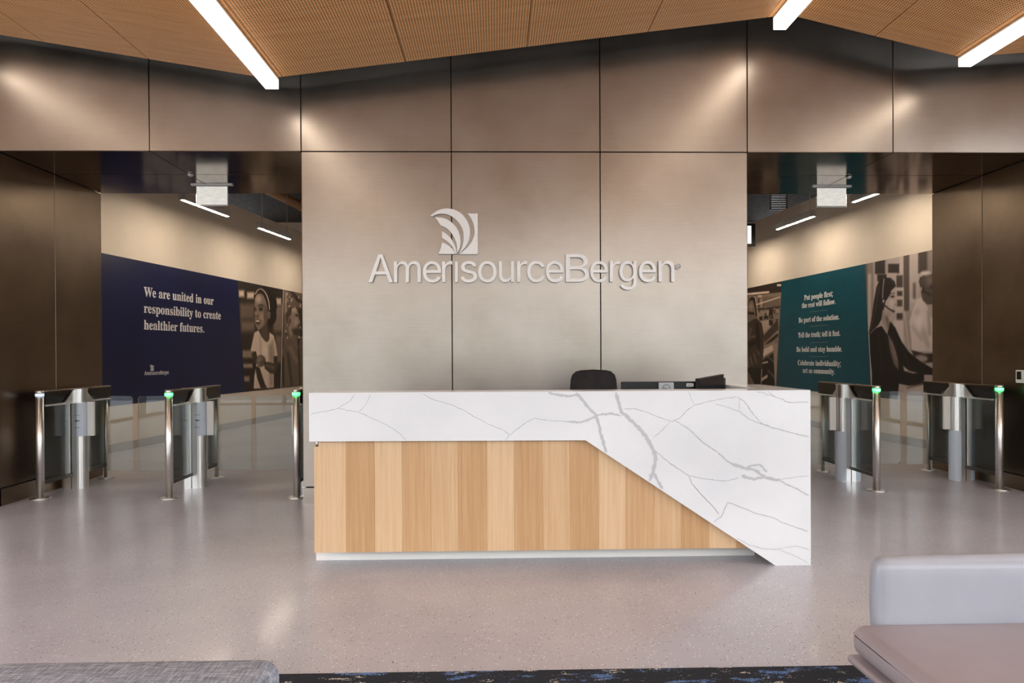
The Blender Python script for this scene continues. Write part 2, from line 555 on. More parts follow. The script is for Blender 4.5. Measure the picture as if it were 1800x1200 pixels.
SERIF = {
'.': '180|89,-9 60,1 51,15 48,36 51,57 60,71 89,81 119,71 129,57 132,36 129,15 119,1',
';': '180|88,278 59,289 50,303 47,324 50,345 59,359 88,369 118,359 127,345 130,324 127,303 118,289;21,-87 34,-32 46,26 55,78 118,78 123,71 98,-8 65,-87',
'B': '443|16,0 16,17 45,22 62,32 72,51 75,82 75,369 69,412 51,433 15,439 15,455 220,455 297,449 352,429 385,396 396,351 389,313 369,283 335,261 287,247 344,231 385,206 410,173 418,132 407,76 371,35 345,19 314,9 278,2 238,0;182,252 188,252 234,257 263,272 279,301 285,345 281,385 269,412 248,428 216,434 198,432 188,425 182,391;222,24 259,30 283,49 296,81 301,128 295,176 277,208 245,225 197,231 182,231 182,65 190,33 202,26',
'C': '468|257,-11 224,-9 193,-3 164,6 137,20 91,56 56,104 43,132 34,162 28,194 26,228 28,262 34,294 43,323 56,351 92,399 139,435 166,448 195,458 226,464 259,465 309,459 367,440 388,435 408,443 419,465 437,465 437,308 420,308 392,364 356,407 313,434 265,443 212,430 174,389 151,321 144,226 152,138 177,74 219,36 278,24 318,29 358,45 395,71 428,106 447,89 409,45 365,14 314,-5',
'P': '418|15,0 15,17 45,22 62,32 72,50 75,81 75,379 71,406 62,424 44,434 16,439 16,455 214,455 253,454 287,452 315,447 336,440 366,422 390,398 404,367 409,332 398,280 367,240 343,225 314,214 281,208 242,206 182,206 182,81 185,50 194,32 212,22 242,17 242,0;182,230 201,230 244,235 272,253 287,283 292,329 288,375 275,406 252,425 216,431 189,424 182,398',
'T': '423|92,0 92,17 123,21 142,31 152,50 156,81 156,433 149,433 102,426 65,403 41,367 29,318 11,318 11,455 410,455 410,317 394,317 381,368 357,404 319,426 269,433 263,433 263,81 267,49 276,30 296,21 328,17 328,0',
'W': '611|171,-11 32,393 15,427 3,435 -15,439 -15,455 181,455 181,439 150,432 143,423 140,410 148,373 223,153 301,353 286,399 278,418 267,429 229,439 229,455 439,455 439,439 404,432 393,412 399,386 474,166 541,369 549,406 546,421 538,430 503,439 503,455 624,455 624,439 607,433 594,421 575,379 446,-11 428,-11 316,309 190,-11',
'a': '344|255,-10 216,1 200,35 151,2 95,-9 64,-4 40,11 25,34 20,63 31,104 63,136 88,150 119,164 156,177 199,190 199,241 196,266 187,282 171,292 148,296 115,290 104,274 113,257 123,231 120,215 110,202 95,194 77,191 59,194 45,203 36,218 33,236 37,259 49,278 69,295 95,308 126,316 162,318 223,312 263,292 285,259 293,210 293,62 295,40 304,34 320,42 329,28 294,-1;151,34 174,41 199,63 199,169 138,139 118,84 126,46',
'b': '361|43,-11 43,388 37,428 8,439 8,455 138,455 138,279 175,308 221,318 254,313 284,299 308,276 326,245 338,208 342,166 337,118 323,75 300,40 270,13 233,-4 192,-10 148,-1 105,28 53,-11;183,14 213,23 232,49 242,95 245,160 242,213 231,251 212,273 184,280 155,270 144,257 138,242 138,69 149,28',
'c': '293|156,-10 119,-5 87,11 59,35 38,68 24,106 19,150 25,196 40,237 64,271 96,297 133,313 175,319 218,314 250,298 271,275 277,245 275,228 266,215 253,207 236,204 206,216 196,251 197,261 197,271 190,290 169,297 144,290 126,269 116,235 112,187 118,123 137,76 166,48 204,38 239,47 271,72 285,60 258,30 227,8 193,-6',
'd': '370|140,-10 107,-5 78,10 53,35 35,66 23,104 19,147 24,196 36,237 55,272 81,297 112,313 146,318 189,309 223,280 223,401 220,419 212,430 176,439 176,455 319,455 319,75 325,41 335,32 353,28 353,11 325,9 294,6 260,-1 223,-10 223,39 188,2;171,28 187,31 202,41 215,56 223,76 223,242 217,257 206,270 174,281 147,273 130,250 121,210 118,153 120,98 130,58 146,36',
'e': '301|154,-10 117,-5 85,10 58,35 37,69 24,109 19,157 24,201 38,240 59,273 87,298 120,313 157,318 209,309 249,280 274,234 283,173 283,166 117,166 123,112 138,73 164,50 199,42 237,53 270,86 285,73 258,36 228,11 193,-5;116,192 201,192 201,215 193,277 181,292 161,297 127,274 116,203',
'f': '214|15,0 15,16 40,22 50,35 52,73 52,277 16,277 16,310 52,310 52,353 60,400 85,436 123,457 174,465 212,460 240,446 257,425 263,400 260,381 252,367 239,358 224,355 195,365 187,376 185,391 193,420 196,426 197,433 193,441 180,443 163,440 153,430 148,390 148,310 203,310 203,277 148,277 148,65 150,40 158,26 173,18 199,16 199,0',
'h': '381|18,0 18,16 45,26 52,56 52,399 46,429 36,437 19,440 19,455 148,455 148,267 190,305 243,318 281,312 309,292 325,258 330,212 330,56 337,26 347,19 363,16 363,0 202,0 202,16 207,16 228,26 235,56 235,217 229,258 219,268 203,271 173,262 148,235 148,56 154,26 164,19 180,16 180,0',
'i': '198|101,362 81,366 65,376 54,393 50,412 54,432 65,449 81,460 101,463 120,460 137,449 147,432 151,412 147,393 136,376 120,366;18,0 18,16 45,26 52,56 52,252 47,285 20,293 21,310 148,310 148,56 154,26 180,16 180,0',
'l': '199|18,0 18,16 45,26 52,56 52,398 47,429 38,436 20,439 20,455 148,455 148,56 154,26 180,16 180,0',
'm': '554|18,0 18,16 45,26 52,56 52,253 46,284 36,291 19,294 19,310 146,310 146,265 188,305 237,318 292,304 320,261 364,304 418,318 455,312 482,292 498,258 504,212 504,56 510,26 520,19 536,16 536,0 377,0 377,16 393,19 403,26 410,56 410,217 404,258 394,268 377,271 349,263 324,237 324,56 331,26 340,19 356,16 356,0 199,0 199,16 215,19 225,26 232,56 232,217 226,258 216,268 199,271 170,262 146,235 146,56 152,27 162,19 177,16 177,0',
'n': '381|18,0 18,16 45,26 52,56 52,253 46,284 36,291 19,294 19,310 148,310 148,267 190,306 243,318 281,312 309,292 325,258 330,212 330,56 337,26 347,19 363,16 363,0 202,0 202,16 207,16 228,26 235,56 235,217 229,258 219,268 203,271 173,262 148,235 148,56 154,26 164,19 180,16 180,0',
'o': '336|169,-10 127,-5 90,11 60,37 38,70 24,110 19,154 24,199 38,239 60,272 90,297 127,313 168,318 209,313 245,298 275,273 298,240 312,200 317,154 312,108 298,69 275,36 245,11 210,-5;169,11 193,18 209,39 217,81 220,154 217,227 208,271 192,292 169,299 144,292 128,271 120,227 117,154 120,82 128,39 144,18',
'p': '371|17,-139 17,-124 40,-117 50,-101 52,-64 52,243 46,283 19,295 19,310 143,310 143,263 180,305 230,319 264,314 293,298 317,274 335,241 346,203 350,160 346,113 334,72 316,38 291,12 261,-5 227,-10 183,1 148,32 148,-58 152,-99 167,-118 197,-123 197,-139;195,28 222,36 239,59 249,99 253,154 250,208 241,248 225,270 199,278 171,267 148,235 148,69 167,38',
'r': '287|18,0 18,16 45,26 52,56 52,252 46,285 20,293 21,310 146,310 146,252 165,280 187,301 210,314 233,318 258,315 275,304 286,287 289,266 287,248 278,234 265,225 248,222 222,231 207,250 189,260 175,255 162,241 152,220 149,192 149,56 152,37 159,25 197,16 197,0',
's': '288|151,-10 122,-6 87,6 73,9 60,4 51,-9 36,-9 36,105 53,105 66,68 87,39 112,21 140,15 162,18 179,27 189,40 192,58 183,84 156,105 107,130 76,148 54,169 41,193 37,220 44,259 65,291 98,312 141,319 166,316 199,308 206,306 213,305 223,308 230,319 244,319 244,222 228,222 215,254 196,277 174,291 149,296 130,294 116,286 108,274 105,259 115,232 146,212 191,189 221,172 241,151 253,127 257,95 250,51 228,18 194,-3',
't': '228|124,-9 89,-4 66,10 53,36 48,71 48,279 20,279 20,300 88,369 129,424 144,424 144,310 208,310 208,279 144,279 144,82 149,51 157,43 168,40 189,49 206,75 222,66 205,33 182,9 155,-5',
'u': '375|131,-10 91,-3 65,17 51,51 46,97 46,248 39,282 29,291 11,294 11,310 142,310 142,74 151,46 162,38 177,36 205,43 228,66 228,248 221,283 209,291 189,294 189,310 324,310 324,70 331,39 360,30 360,13 331,11 300,7 265,0 228,-10 228,40 209,19 186,3 160,-7',
'v': '306|142,-10 38,248 22,281 12,290 -3,293 -3,310 164,310 164,294 156,294 136,290 129,276 130,268 185,122 236,253 241,272 232,289 203,294 203,310 305,310 305,295 289,289 278,279 260,243 160,-10',
'w': '435|122,-10 17,265 6,284 -11,293 -11,310 138,310 138,293 120,289 114,276 116,266 120,253 167,127 211,235 201,266 190,288 168,295 168,310 323,310 323,293 302,288 296,276 296,269 298,262 336,141 382,256 387,275 380,289 356,295 356,310 445,310 445,295 425,284 412,258 304,-10 289,-10 223,197 140,-10',
'y': '300|52,-140 29,-137 10,-125 -3,-107 -7,-84 -4,-67 5,-53 18,-43 36,-40 64,-49 72,-61 75,-76 74,-81 74,-87 77,-96 86,-99 99,-92 114,-74 129,-44 140,-5 36,251 25,275 15,287 -3,293 -5,293 -5,310 162,310 162,293 136,289 128,275 130,267 133,257 185,119 230,241 236,260 238,274 229,289 203,293 203,310 300,310 300,293 287,290 277,281 259,242 162,-24 129,-96 113,-117 95,-131',
}

# printed photographs: tone, softness and outline of each patch of ink, metres on the wall
PICS = {
'girl': ((5.0, 6.9, 34), [
(96,0.50,'5.094,2.255 5.640,2.294 5.636,1.995 5.090,1.969'),
(104,0.50,'5.127,1.942 5.656,1.966 5.653,1.757 5.125,1.741'),
(112,0.60,'6.413,2.327 6.881,2.360 6.868,1.449 6.400,1.445'),
(60,0.50,'5.633,1.757 6.873,1.796 6.867,1.362 5.627,1.360'),
(190,0.25,'5.060,2.490 5.256,2.508 5.255,2.386 5.058,2.370'),
(196,0.25,'5.364,2.484 5.635,2.508 5.633,2.386 5.362,2.365'),
(185,0.25,'6.496,2.460 6.777,2.482 6.775,2.346 6.495,2.327'),
(128,0.25,'5.177,1.401 5.587,1.403 5.585,1.256 5.175,1.259'),
(140,0.20,'5.200,1.151 5.552,1.146 5.551,1.067 5.199,1.074'),
(140,0.20,'5.228,0.919 5.429,0.913 5.428,0.815 5.226,0.823'),
(105,0.40,'6.518,1.700 6.776,1.707 6.768,1.147 6.510,1.150'),
(18,0.10,'5.609,2.400 5.663,2.514 5.787,2.585 6.020,2.643 6.260,2.628 6.461,2.552 6.560,2.423 6.587,2.297 6.539,2.188 6.565,2.083 6.490,1.974 6.352,1.895 6.192,1.870 6.132,1.958 6.177,2.105'),
(122,0.10,'5.661,2.395 5.732,2.470 5.870,2.506 6.009,2.477 6.111,2.368 6.170,2.228 6.173,2.104 6.150,1.990 6.053,1.899 5.924,1.833 5.797,1.786 5.724,1.836 5.663,1.913 5.652,2.012 5.682,2.073 5.633,2.102 5.655,2.195 5.644,2.274'),
(178,0.50,'5.915,2.398 5.903,2.367 5.873,2.341 5.829,2.325 5.781,2.321 5.738,2.331 5.708,2.353 5.698,2.382 5.709,2.412 5.739,2.438 5.782,2.455 5.830,2.459 5.874,2.449 5.904,2.427'),
(150,0.50,'6.038,2.046 6.027,2.017 5.998,1.993 5.957,1.978 5.912,1.976 5.871,1.987 5.844,2.008 5.834,2.035 5.844,2.064 5.873,2.088 5.913,2.103 5.959,2.105 6.000,2.095 6.028,2.074'),
(88,0.40,'6.037,2.301 6.170,2.228 6.163,2.001 6.053,1.913 6.012,2.055'),
(38,0.20,'5.783,2.260 5.896,2.296 6.015,2.275 5.993,2.253 5.888,2.271 5.795,2.240'),
(18,0.20,'5.976,2.205 5.967,2.192 5.945,2.180 5.912,2.172 5.877,2.170 5.845,2.174 5.823,2.183 5.815,2.195 5.823,2.209 5.846,2.221 5.878,2.229 5.913,2.231 5.945,2.227 5.968,2.218'),
(40,0.30,'5.708,2.183 5.705,2.170 5.697,2.160 5.685,2.154 5.672,2.153 5.661,2.158 5.653,2.167 5.650,2.179 5.653,2.191 5.661,2.201 5.673,2.208 5.686,2.208 5.697,2.204 5.705,2.195'),
(150,0.40,'5.756,2.085 5.751,2.071 5.740,2.059 5.723,2.052 5.705,2.051 5.689,2.057 5.677,2.067 5.674,2.081 5.678,2.095 5.689,2.107 5.706,2.114 5.724,2.115 5.741,2.110 5.752,2.099'),
(60,0.30,'5.801,2.060 5.796,2.054 5.782,2.049 5.762,2.046 5.740,2.045 5.720,2.046 5.707,2.050 5.702,2.054 5.707,2.060 5.721,2.065 5.740,2.068 5.762,2.069 5.782,2.068 5.796,2.065'),
(30,0.20,'5.676,1.981 5.800,1.993 5.892,1.978 5.820,1.904 5.716,1.909'),
(225,0.15,'5.684,1.974 5.800,1.983 5.862,1.970 5.791,1.943 5.700,1.947'),
(132,0.20,'6.293,2.107 6.286,2.072 6.268,2.044 6.243,2.027 6.215,2.026 6.191,2.040 6.174,2.066 6.169,2.100 6.175,2.134 6.193,2.163 6.218,2.179 6.245,2.181 6.270,2.167 6.287,2.141'),
(70,0.20,'6.257,2.099 6.254,2.080 6.246,2.066 6.236,2.057 6.224,2.056 6.213,2.064 6.206,2.078 6.204,2.096 6.207,2.114 6.214,2.129 6.225,2.137 6.237,2.138 6.247,2.131 6.254,2.116'),
(205,0.10,'5.678,2.461 5.799,2.563 5.920,2.589 6.046,2.546 6.138,2.470 6.206,2.363 6.239,2.211 6.278,2.215 6.245,2.369 6.175,2.480 6.077,2.560 5.931,2.607 5.775,2.575 5.647,2.468'),
(74,0.20,'5.915,1.827 6.163,1.990 6.182,1.774 6.256,1.683 6.144,1.563 5.985,1.621 5.880,1.744'),
(202,0.10,'5.632,1.737 5.797,1.786 5.888,1.684 6.049,1.586 6.157,1.563 6.242,1.631 6.252,1.760 6.427,1.702 6.516,1.531 6.591,1.294 6.425,1.273 6.417,0.663 6.166,0.654 5.590,0.670 5.642,0.962 5.728,1.280 5.689,1.376 5.479,1.387 5.549,1.557'),
(150,0.50,'6.200,1.485 6.403,1.613 6.467,1.319 6.390,0.690 6.233,0.666'),
(165,0.40,'5.838,1.682 5.862,1.319 5.904,1.320 5.880,1.684'),
(215,0.50,'6.150,1.402 6.139,1.353 6.110,1.313 6.068,1.292 6.022,1.292 5.981,1.313 5.953,1.352 5.943,1.401 5.954,1.449 5.983,1.489 6.025,1.511 6.071,1.511 6.112,1.490 6.141,1.451'),
(55,0.10,'5.507,1.349 5.717,1.314 5.756,1.219 5.685,1.120 5.584,1.181'),
(88,0.15,'6.086,1.192 6.065,1.141 6.007,1.100 5.925,1.079 5.835,1.081 5.755,1.104 5.701,1.146 5.682,1.196 5.702,1.246 5.758,1.286 5.838,1.309 5.928,1.308 6.010,1.286 6.067,1.244'),
(120,0.30,'5.954,1.248 5.944,1.231 5.915,1.217 5.875,1.209 5.830,1.210 5.790,1.218 5.762,1.232 5.753,1.250 5.763,1.267 5.791,1.281 5.831,1.288 5.876,1.288 5.916,1.280 5.944,1.266'),
(150,0.30,'5.738,1.202 5.837,1.195 5.842,1.211 5.742,1.217'),
(140,0.30,'5.728,1.137 5.828,1.127 5.833,1.141 5.733,1.150'),
(58,0.10,'6.416,1.281 6.577,1.289 6.597,1.021 6.507,0.921 6.259,0.945 6.041,1.043 6.000,1.177 6.173,1.175 6.419,1.141'),
(100,0.40,'6.068,1.093 6.422,1.024 6.458,1.067 6.102,1.135'),
(40,0.15,'5.644,1.111 5.829,1.068 6.037,0.746 6.131,0.656 5.874,0.660 5.723,0.880'),
(215,0.30,'5.630,0.923 5.606,0.706 5.671,0.701 5.695,0.920'),
(30,0.20,'6.429,0.919 6.673,1.105 6.714,0.654 6.435,0.656'),
]),
'man': ((6.7, 8.6, 60), [
(96,0.20,'6.886,2.686 8.147,2.801 8.127,1.459 6.868,1.449'),
(150,0.20,'6.973,2.629 6.942,2.191 7.011,2.194 7.042,2.634'),
(24,0.20,'7.107,2.706 7.283,2.689 7.917,2.432 7.915,2.328 7.487,2.493'),
(30,0.30,'7.484,2.312 7.971,2.343 7.959,1.504 7.473,1.499'),
(20,0.10,'7.236,1.806 7.214,1.794 7.169,1.793 7.147,1.803 7.169,1.815 7.214,1.817'),
(20,0.10,'7.406,2.345 7.392,2.331 7.363,2.329 7.349,2.341 7.364,2.355 7.392,2.357'),
(170,0.10,'7.078,1.935 7.065,1.912 7.039,1.911 7.026,1.933 7.039,1.956 7.065,1.957'),
(190,0.10,'7.117,2.478 7.103,2.457 7.076,2.455 7.062,2.474 7.076,2.495 7.104,2.497'),
(190,0.10,'7.587,2.100 7.576,2.088 7.555,2.087 7.544,2.098 7.555,2.110 7.576,2.111'),
(170,0.10,'7.876,1.866 7.852,1.845 7.803,1.843 7.780,1.863 7.804,1.884 7.852,1.885'),
(215,0.10,'7.083,1.675 7.070,1.653 7.045,1.652 7.033,1.674 7.046,1.695 7.071,1.696'),
(215,0.10,'7.830,2.725 7.809,2.698 7.768,2.695 7.748,2.718 7.769,2.744 7.810,2.748'),
(215,0.10,'7.995,2.758 7.972,2.730 7.928,2.726 7.906,2.750 7.928,2.778 7.973,2.782'),
(190,0.10,'7.985,2.761 7.966,2.748 7.928,2.744 7.909,2.754 7.928,2.767 7.966,2.770'),
(215,0.10,'7.194,2.344 7.174,2.325 7.134,2.322 7.115,2.339 7.135,2.358 7.174,2.361'),
(170,0.10,'7.042,2.591 7.026,2.579 6.995,2.576 6.979,2.586 6.995,2.597 7.026,2.600'),
(215,0.10,'7.285,2.468 7.270,2.451 7.240,2.449 7.225,2.464 7.240,2.481 7.270,2.484'),
(215,0.10,'7.324,2.503 7.303,2.490 7.262,2.487 7.241,2.497 7.262,2.510 7.303,2.513'),
(20,0.10,'7.387,2.673 7.366,2.660 7.325,2.657 7.304,2.665 7.325,2.678 7.366,2.681'),
(40,0.10,'7.189,2.319 7.177,2.306 7.153,2.304 7.142,2.316 7.154,2.330 7.177,2.331'),
(190,0.10,'7.324,1.721 7.306,1.695 7.270,1.694 7.253,1.719 7.271,1.746 7.307,1.747'),
(215,0.10,'8.019,2.646 7.993,2.628 7.943,2.624 7.919,2.638 7.944,2.656 7.994,2.661'),
(190,0.10,'7.509,1.949 7.485,1.931 7.439,1.930 7.417,1.945 7.440,1.962 7.486,1.964'),
(190,0.10,'7.014,1.810 6.998,1.786 6.967,1.785 6.952,1.808 6.968,1.833 6.999,1.834'),
(170,0.10,'7.521,2.257 7.510,2.236 7.488,2.235 7.478,2.254 7.489,2.275 7.510,2.276'),
(215,0.10,'7.409,1.693 7.396,1.675 7.370,1.675 7.358,1.692 7.371,1.710 7.396,1.711'),
(215,0.10,'7.738,2.391 7.719,2.365 7.682,2.363 7.664,2.386 7.683,2.411 7.720,2.413'),
(215,0.10,'7.872,2.496 7.856,2.484 7.825,2.481 7.810,2.492 7.826,2.504 7.857,2.507'),
(20,0.10,'7.533,2.034 7.520,2.022 7.496,2.021 7.484,2.032 7.496,2.044 7.521,2.046'),
(190,0.10,'7.627,1.700 7.606,1.676 7.566,1.675 7.547,1.698 7.567,1.722 7.607,1.723'),
(40,0.10,'8.028,2.365 8.013,2.350 7.984,2.348 7.970,2.362 7.984,2.377 8.013,2.379'),
(40,0.10,'7.367,1.873 7.351,1.853 7.321,1.852 7.306,1.870 7.322,1.890 7.352,1.891'),
(170,0.10,'7.696,2.441 7.684,2.416 7.660,2.414 7.649,2.438 7.661,2.463 7.685,2.465'),
(40,0.10,'7.190,2.493 7.169,2.471 7.129,2.468 7.109,2.486 7.129,2.508 7.170,2.511'),
(190,0.10,'7.968,2.698 7.952,2.671 7.922,2.669 7.907,2.692 7.922,2.719 7.953,2.721'),
(215,0.10,'7.692,1.699 7.668,1.672 7.620,1.671 7.597,1.696 7.621,1.723 7.669,1.725'),
(20,0.10,'7.732,1.753 7.713,1.736 7.677,1.735 7.659,1.751 7.677,1.768 7.714,1.769'),
(215,0.10,'7.948,2.269 7.927,2.254 7.885,2.251 7.864,2.264 7.885,2.279 7.927,2.281'),
(170,0.10,'7.368,1.734 7.350,1.722 7.316,1.721 7.299,1.732 7.316,1.744 7.351,1.745'),
(215,0.10,'7.735,1.913 7.715,1.886 7.674,1.885 7.655,1.910 7.675,1.937 7.716,1.938'),
(20,0.10,'7.790,1.941 7.776,1.928 7.747,1.927 7.733,1.939 7.747,1.952 7.776,1.953'),
(40,0.10,'7.322,2.563 7.302,2.545 7.264,2.541 7.245,2.557 7.264,2.576 7.303,2.579'),
(40,0.10,'7.881,2.256 7.868,2.233 7.842,2.232 7.829,2.252 7.843,2.275 7.869,2.276'),
(40,0.10,'7.391,2.233 7.378,2.212 7.353,2.211 7.340,2.230 7.353,2.250 7.379,2.252'),
(190,0.10,'7.566,2.236 7.551,2.214 7.522,2.213 7.508,2.233 7.523,2.254 7.552,2.256'),
(190,0.10,'7.422,2.220 7.404,2.196 7.368,2.194 7.350,2.216 7.368,2.240 7.404,2.242'),
(170,0.10,'7.660,2.566 7.639,2.540 7.600,2.537 7.580,2.560 7.600,2.586 7.640,2.589'),
(20,0.10,'7.643,1.792 7.621,1.775 7.579,1.774 7.558,1.790 7.579,1.807 7.622,1.808'),
(20,0.10,'7.038,1.741 7.017,1.724 6.976,1.722 6.956,1.739 6.977,1.756 7.018,1.757'),
(20,0.10,'7.727,1.827 7.714,1.802 7.688,1.802 7.676,1.826 7.689,1.851 7.714,1.851'),
(190,0.10,'7.192,2.534 7.182,2.509 7.161,2.508 7.152,2.531 7.162,2.556 7.182,2.557'),
(40,0.10,'7.161,1.938 7.146,1.918 7.118,1.916 7.104,1.935 7.118,1.955 7.147,1.956'),
(20,0.10,'7.682,2.214 7.664,2.197 7.630,2.195 7.613,2.210 7.630,2.227 7.665,2.229'),
(170,0.10,'7.792,2.428 7.768,2.414 7.721,2.411 7.698,2.421 7.721,2.434 7.768,2.438'),
(170,0.10,'7.039,2.430 7.018,2.403 6.978,2.400 6.959,2.424 6.979,2.451 7.019,2.454'),
(20,0.10,'7.946,2.743 7.924,2.722 7.881,2.718 7.859,2.735 7.881,2.756 7.925,2.760'),
(190,0.10,'7.811,1.691 7.792,1.668 7.755,1.667 7.737,1.689 7.756,1.712 7.793,1.713'),
(190,0.10,'7.842,2.548 7.828,2.529 7.801,2.527 7.788,2.544 7.802,2.562 7.829,2.564'),
(215,0.10,'7.941,1.930 7.921,1.901 7.883,1.900 7.865,1.927 7.884,1.955 7.922,1.957'),
(20,0.10,'7.617,1.800 7.593,1.784 7.546,1.782 7.523,1.797 7.547,1.814 7.594,1.815'),
(190,0.10,'7.462,2.339 7.449,2.326 7.424,2.324 7.411,2.335 7.424,2.348 7.449,2.350'),
(20,0.10,'7.211,2.011 7.198,1.995 7.172,1.994 7.160,2.009 7.173,2.025 7.198,2.026'),
(190,0.10,'7.079,2.240 7.068,2.225 7.046,2.224 7.035,2.238 7.046,2.253 7.069,2.254'),
(40,0.10,'7.586,1.867 7.574,1.856 7.551,1.855 7.539,1.865 7.551,1.876 7.574,1.877'),
(20,0.10,'7.903,1.994 7.887,1.983 7.854,1.981 7.838,1.991 7.854,2.003 7.887,2.004'),
(20,0.10,'7.688,2.001 7.673,1.973 7.645,1.972 7.631,1.998 7.645,2.026 7.674,2.027'),
(40,0.10,'7.240,2.114 7.227,2.102 7.202,2.101 7.189,2.112 7.202,2.124 7.228,2.125'),
(190,0.10,'7.546,2.099 7.527,2.075 7.488,2.073 7.470,2.095 7.489,2.119 7.527,2.121'),
(215,0.10,'7.842,2.565 7.830,2.545 7.806,2.543 7.794,2.562 7.806,2.582 7.830,2.584'),
(20,0.10,'7.115,2.385 7.098,2.365 7.065,2.363 7.049,2.380 7.066,2.400 7.099,2.402'),
(190,0.10,'7.086,2.593 7.074,2.567 7.051,2.565 7.040,2.589 7.052,2.615 7.075,2.617'),
(20,0.10,'7.461,1.901 7.439,1.881 7.395,1.880 7.373,1.898 7.395,1.918 7.440,1.919'),
(40,0.10,'7.309,2.285 7.292,2.272 7.260,2.270 7.243,2.281 7.260,2.293 7.293,2.295'),
(190,0.10,'7.389,1.795 7.366,1.776 7.320,1.774 7.297,1.792 7.320,1.812 7.366,1.813'),
(60,0.10,'6.990,2.149 7.066,2.259 7.227,2.329 7.381,2.355 7.527,2.315 7.599,2.210 7.577,2.136 7.276,2.210 7.212,1.984 7.121,1.925 7.013,2.041'),
(138,0.10,'7.277,2.288 7.433,2.331 7.547,2.289 7.599,2.201 7.624,2.111 7.709,2.038 7.660,1.981 7.702,1.914 7.626,1.852 7.689,1.771 7.554,1.700 7.423,1.674 7.473,1.499 7.266,1.519 7.168,1.717 7.095,1.891 7.197,1.983 7.199,2.116'),
(190,0.50,'7.474,2.289 7.464,2.272 7.438,2.258 7.400,2.249 7.359,2.247 7.322,2.251 7.296,2.262 7.287,2.277 7.297,2.293 7.323,2.307 7.360,2.316 7.401,2.319 7.439,2.315 7.465,2.304'),
(170,0.50,'7.554,2.022 7.546,1.992 7.525,1.967 7.496,1.953 7.463,1.952 7.434,1.963 7.414,1.986 7.407,2.015 7.415,2.045 7.435,2.069 7.465,2.083 7.498,2.085 7.527,2.073 7.547,2.051'),
(124,0.20,'7.254,2.041 7.245,1.997 7.222,1.960 7.189,1.939 7.153,1.938 7.121,1.956 7.100,1.990 7.092,2.034 7.101,2.078 7.124,2.115 7.156,2.136 7.192,2.138 7.224,2.120 7.246,2.085'),
(60,0.20,'7.213,2.033 7.209,2.010 7.199,1.991 7.185,1.980 7.169,1.979 7.155,1.989 7.145,2.007 7.142,2.030 7.146,2.053 7.156,2.072 7.170,2.083 7.186,2.083 7.200,2.074 7.210,2.056'),
(25,0.20,'7.588,2.171 7.580,2.161 7.560,2.153 7.530,2.148 7.497,2.146 7.468,2.148 7.448,2.154 7.441,2.163 7.448,2.172 7.468,2.180 7.498,2.186 7.531,2.187 7.560,2.185 7.581,2.179'),
(52,0.40,'7.271,1.853 7.627,1.911 7.689,1.776 7.539,1.704 7.346,1.744'),
(30,0.20,'7.546,1.932 7.706,1.949 7.699,1.969 7.538,1.952'),
(100,0.20,'7.244,1.741 7.539,1.692 7.566,1.387 7.418,1.341 7.267,1.541'),
(92,0.10,'6.801,1.444 7.067,1.626 7.193,1.700 7.471,1.397 7.621,1.501 7.688,1.689 8.129,1.624 8.114,0.625 6.713,0.650'),
(60,0.30,'6.999,1.359 7.188,0.651 7.320,0.652 7.127,1.366'),
(118,0.40,'7.073,1.477 7.424,1.121 7.617,1.154 7.258,1.514'),
(45,0.20,'7.567,1.454 7.635,0.656 7.710,0.654 7.641,1.456'),
(120,0.40,'7.819,1.363 7.865,0.808 8.032,0.805 7.985,1.366'),
(40,0.20,'6.799,1.275 6.814,0.670 6.901,0.667 6.885,1.276'),
]),
'woman': ((-2.82, -0.55, 168), [
(168,0.10,'-3.266,3.039 -0.696,2.642 -0.700,0.642 -3.276,0.461'),
(122,0.20,'-2.896,2.743 -2.579,2.700 -2.582,1.693 -2.900,1.706'),
(172,0.20,'-2.720,2.503 -2.635,2.494 -2.638,1.695 -2.723,1.699'),
(80,0.15,'-2.793,2.709 -2.729,2.701 -2.732,1.856 -2.796,1.860'),
(38,0.10,'-2.542,2.696 -2.303,2.664 -2.303,2.460 -2.543,2.487'),
(150,0.10,'-2.302,2.701 -2.250,2.694 -2.251,2.431 -2.303,2.437'),
(38,0.10,'-2.236,2.599 -1.990,2.567 -1.991,2.435 -2.236,2.464'),
(185,0.15,'-1.982,2.676 -1.887,2.663 -1.887,2.409 -1.983,2.420'),
(80,0.10,'-1.900,2.719 -1.774,2.701 -1.777,1.867 -1.902,1.875'),
(178,0.15,'-1.774,2.719 -1.593,2.692 -1.595,1.865 -1.777,1.876'),
(58,0.15,'-1.598,2.711 -0.696,2.578 -0.697,2.287 -1.599,2.390'),
(130,0.20,'-1.423,2.685 -1.278,2.663 -1.279,2.354 -1.424,2.370'),
(176,0.10,'-2.274,2.468 -2.046,2.442 -2.047,2.298 -2.274,2.321'),
(30,0.10,'-2.488,2.473 -2.274,2.449 -2.274,2.349 -2.488,2.371'),
(60,0.10,'-2.052,2.409 -1.920,2.394 -1.920,2.222 -2.052,2.234'),
(186,0.10,'-2.080,2.237 -1.893,2.219 -1.894,1.847 -2.082,1.858'),
(60,0.10,'-2.039,2.183 -1.926,2.173 -1.926,2.104 -2.039,2.113'),
(70,0.10,'-2.039,2.058 -1.926,2.049 -1.927,1.955 -2.039,1.962'),
(60,0.10,'-2.048,1.865 -1.921,1.858 -1.922,1.758 -2.048,1.764'),
(200,0.30,'-2.110,1.767 -1.889,1.756 -1.890,1.448 -2.111,1.452'),
(90,0.20,'-1.702,2.263 -1.650,2.258 -1.651,2.010 -1.703,2.014'),
(200,0.20,'-1.742,2.044 -1.600,2.033 -1.600,1.989 -1.742,1.999'),
(150,0.15,'-1.910,1.885 -1.755,1.884 -1.705,1.320 -1.810,1.320 -1.890,1.557'),
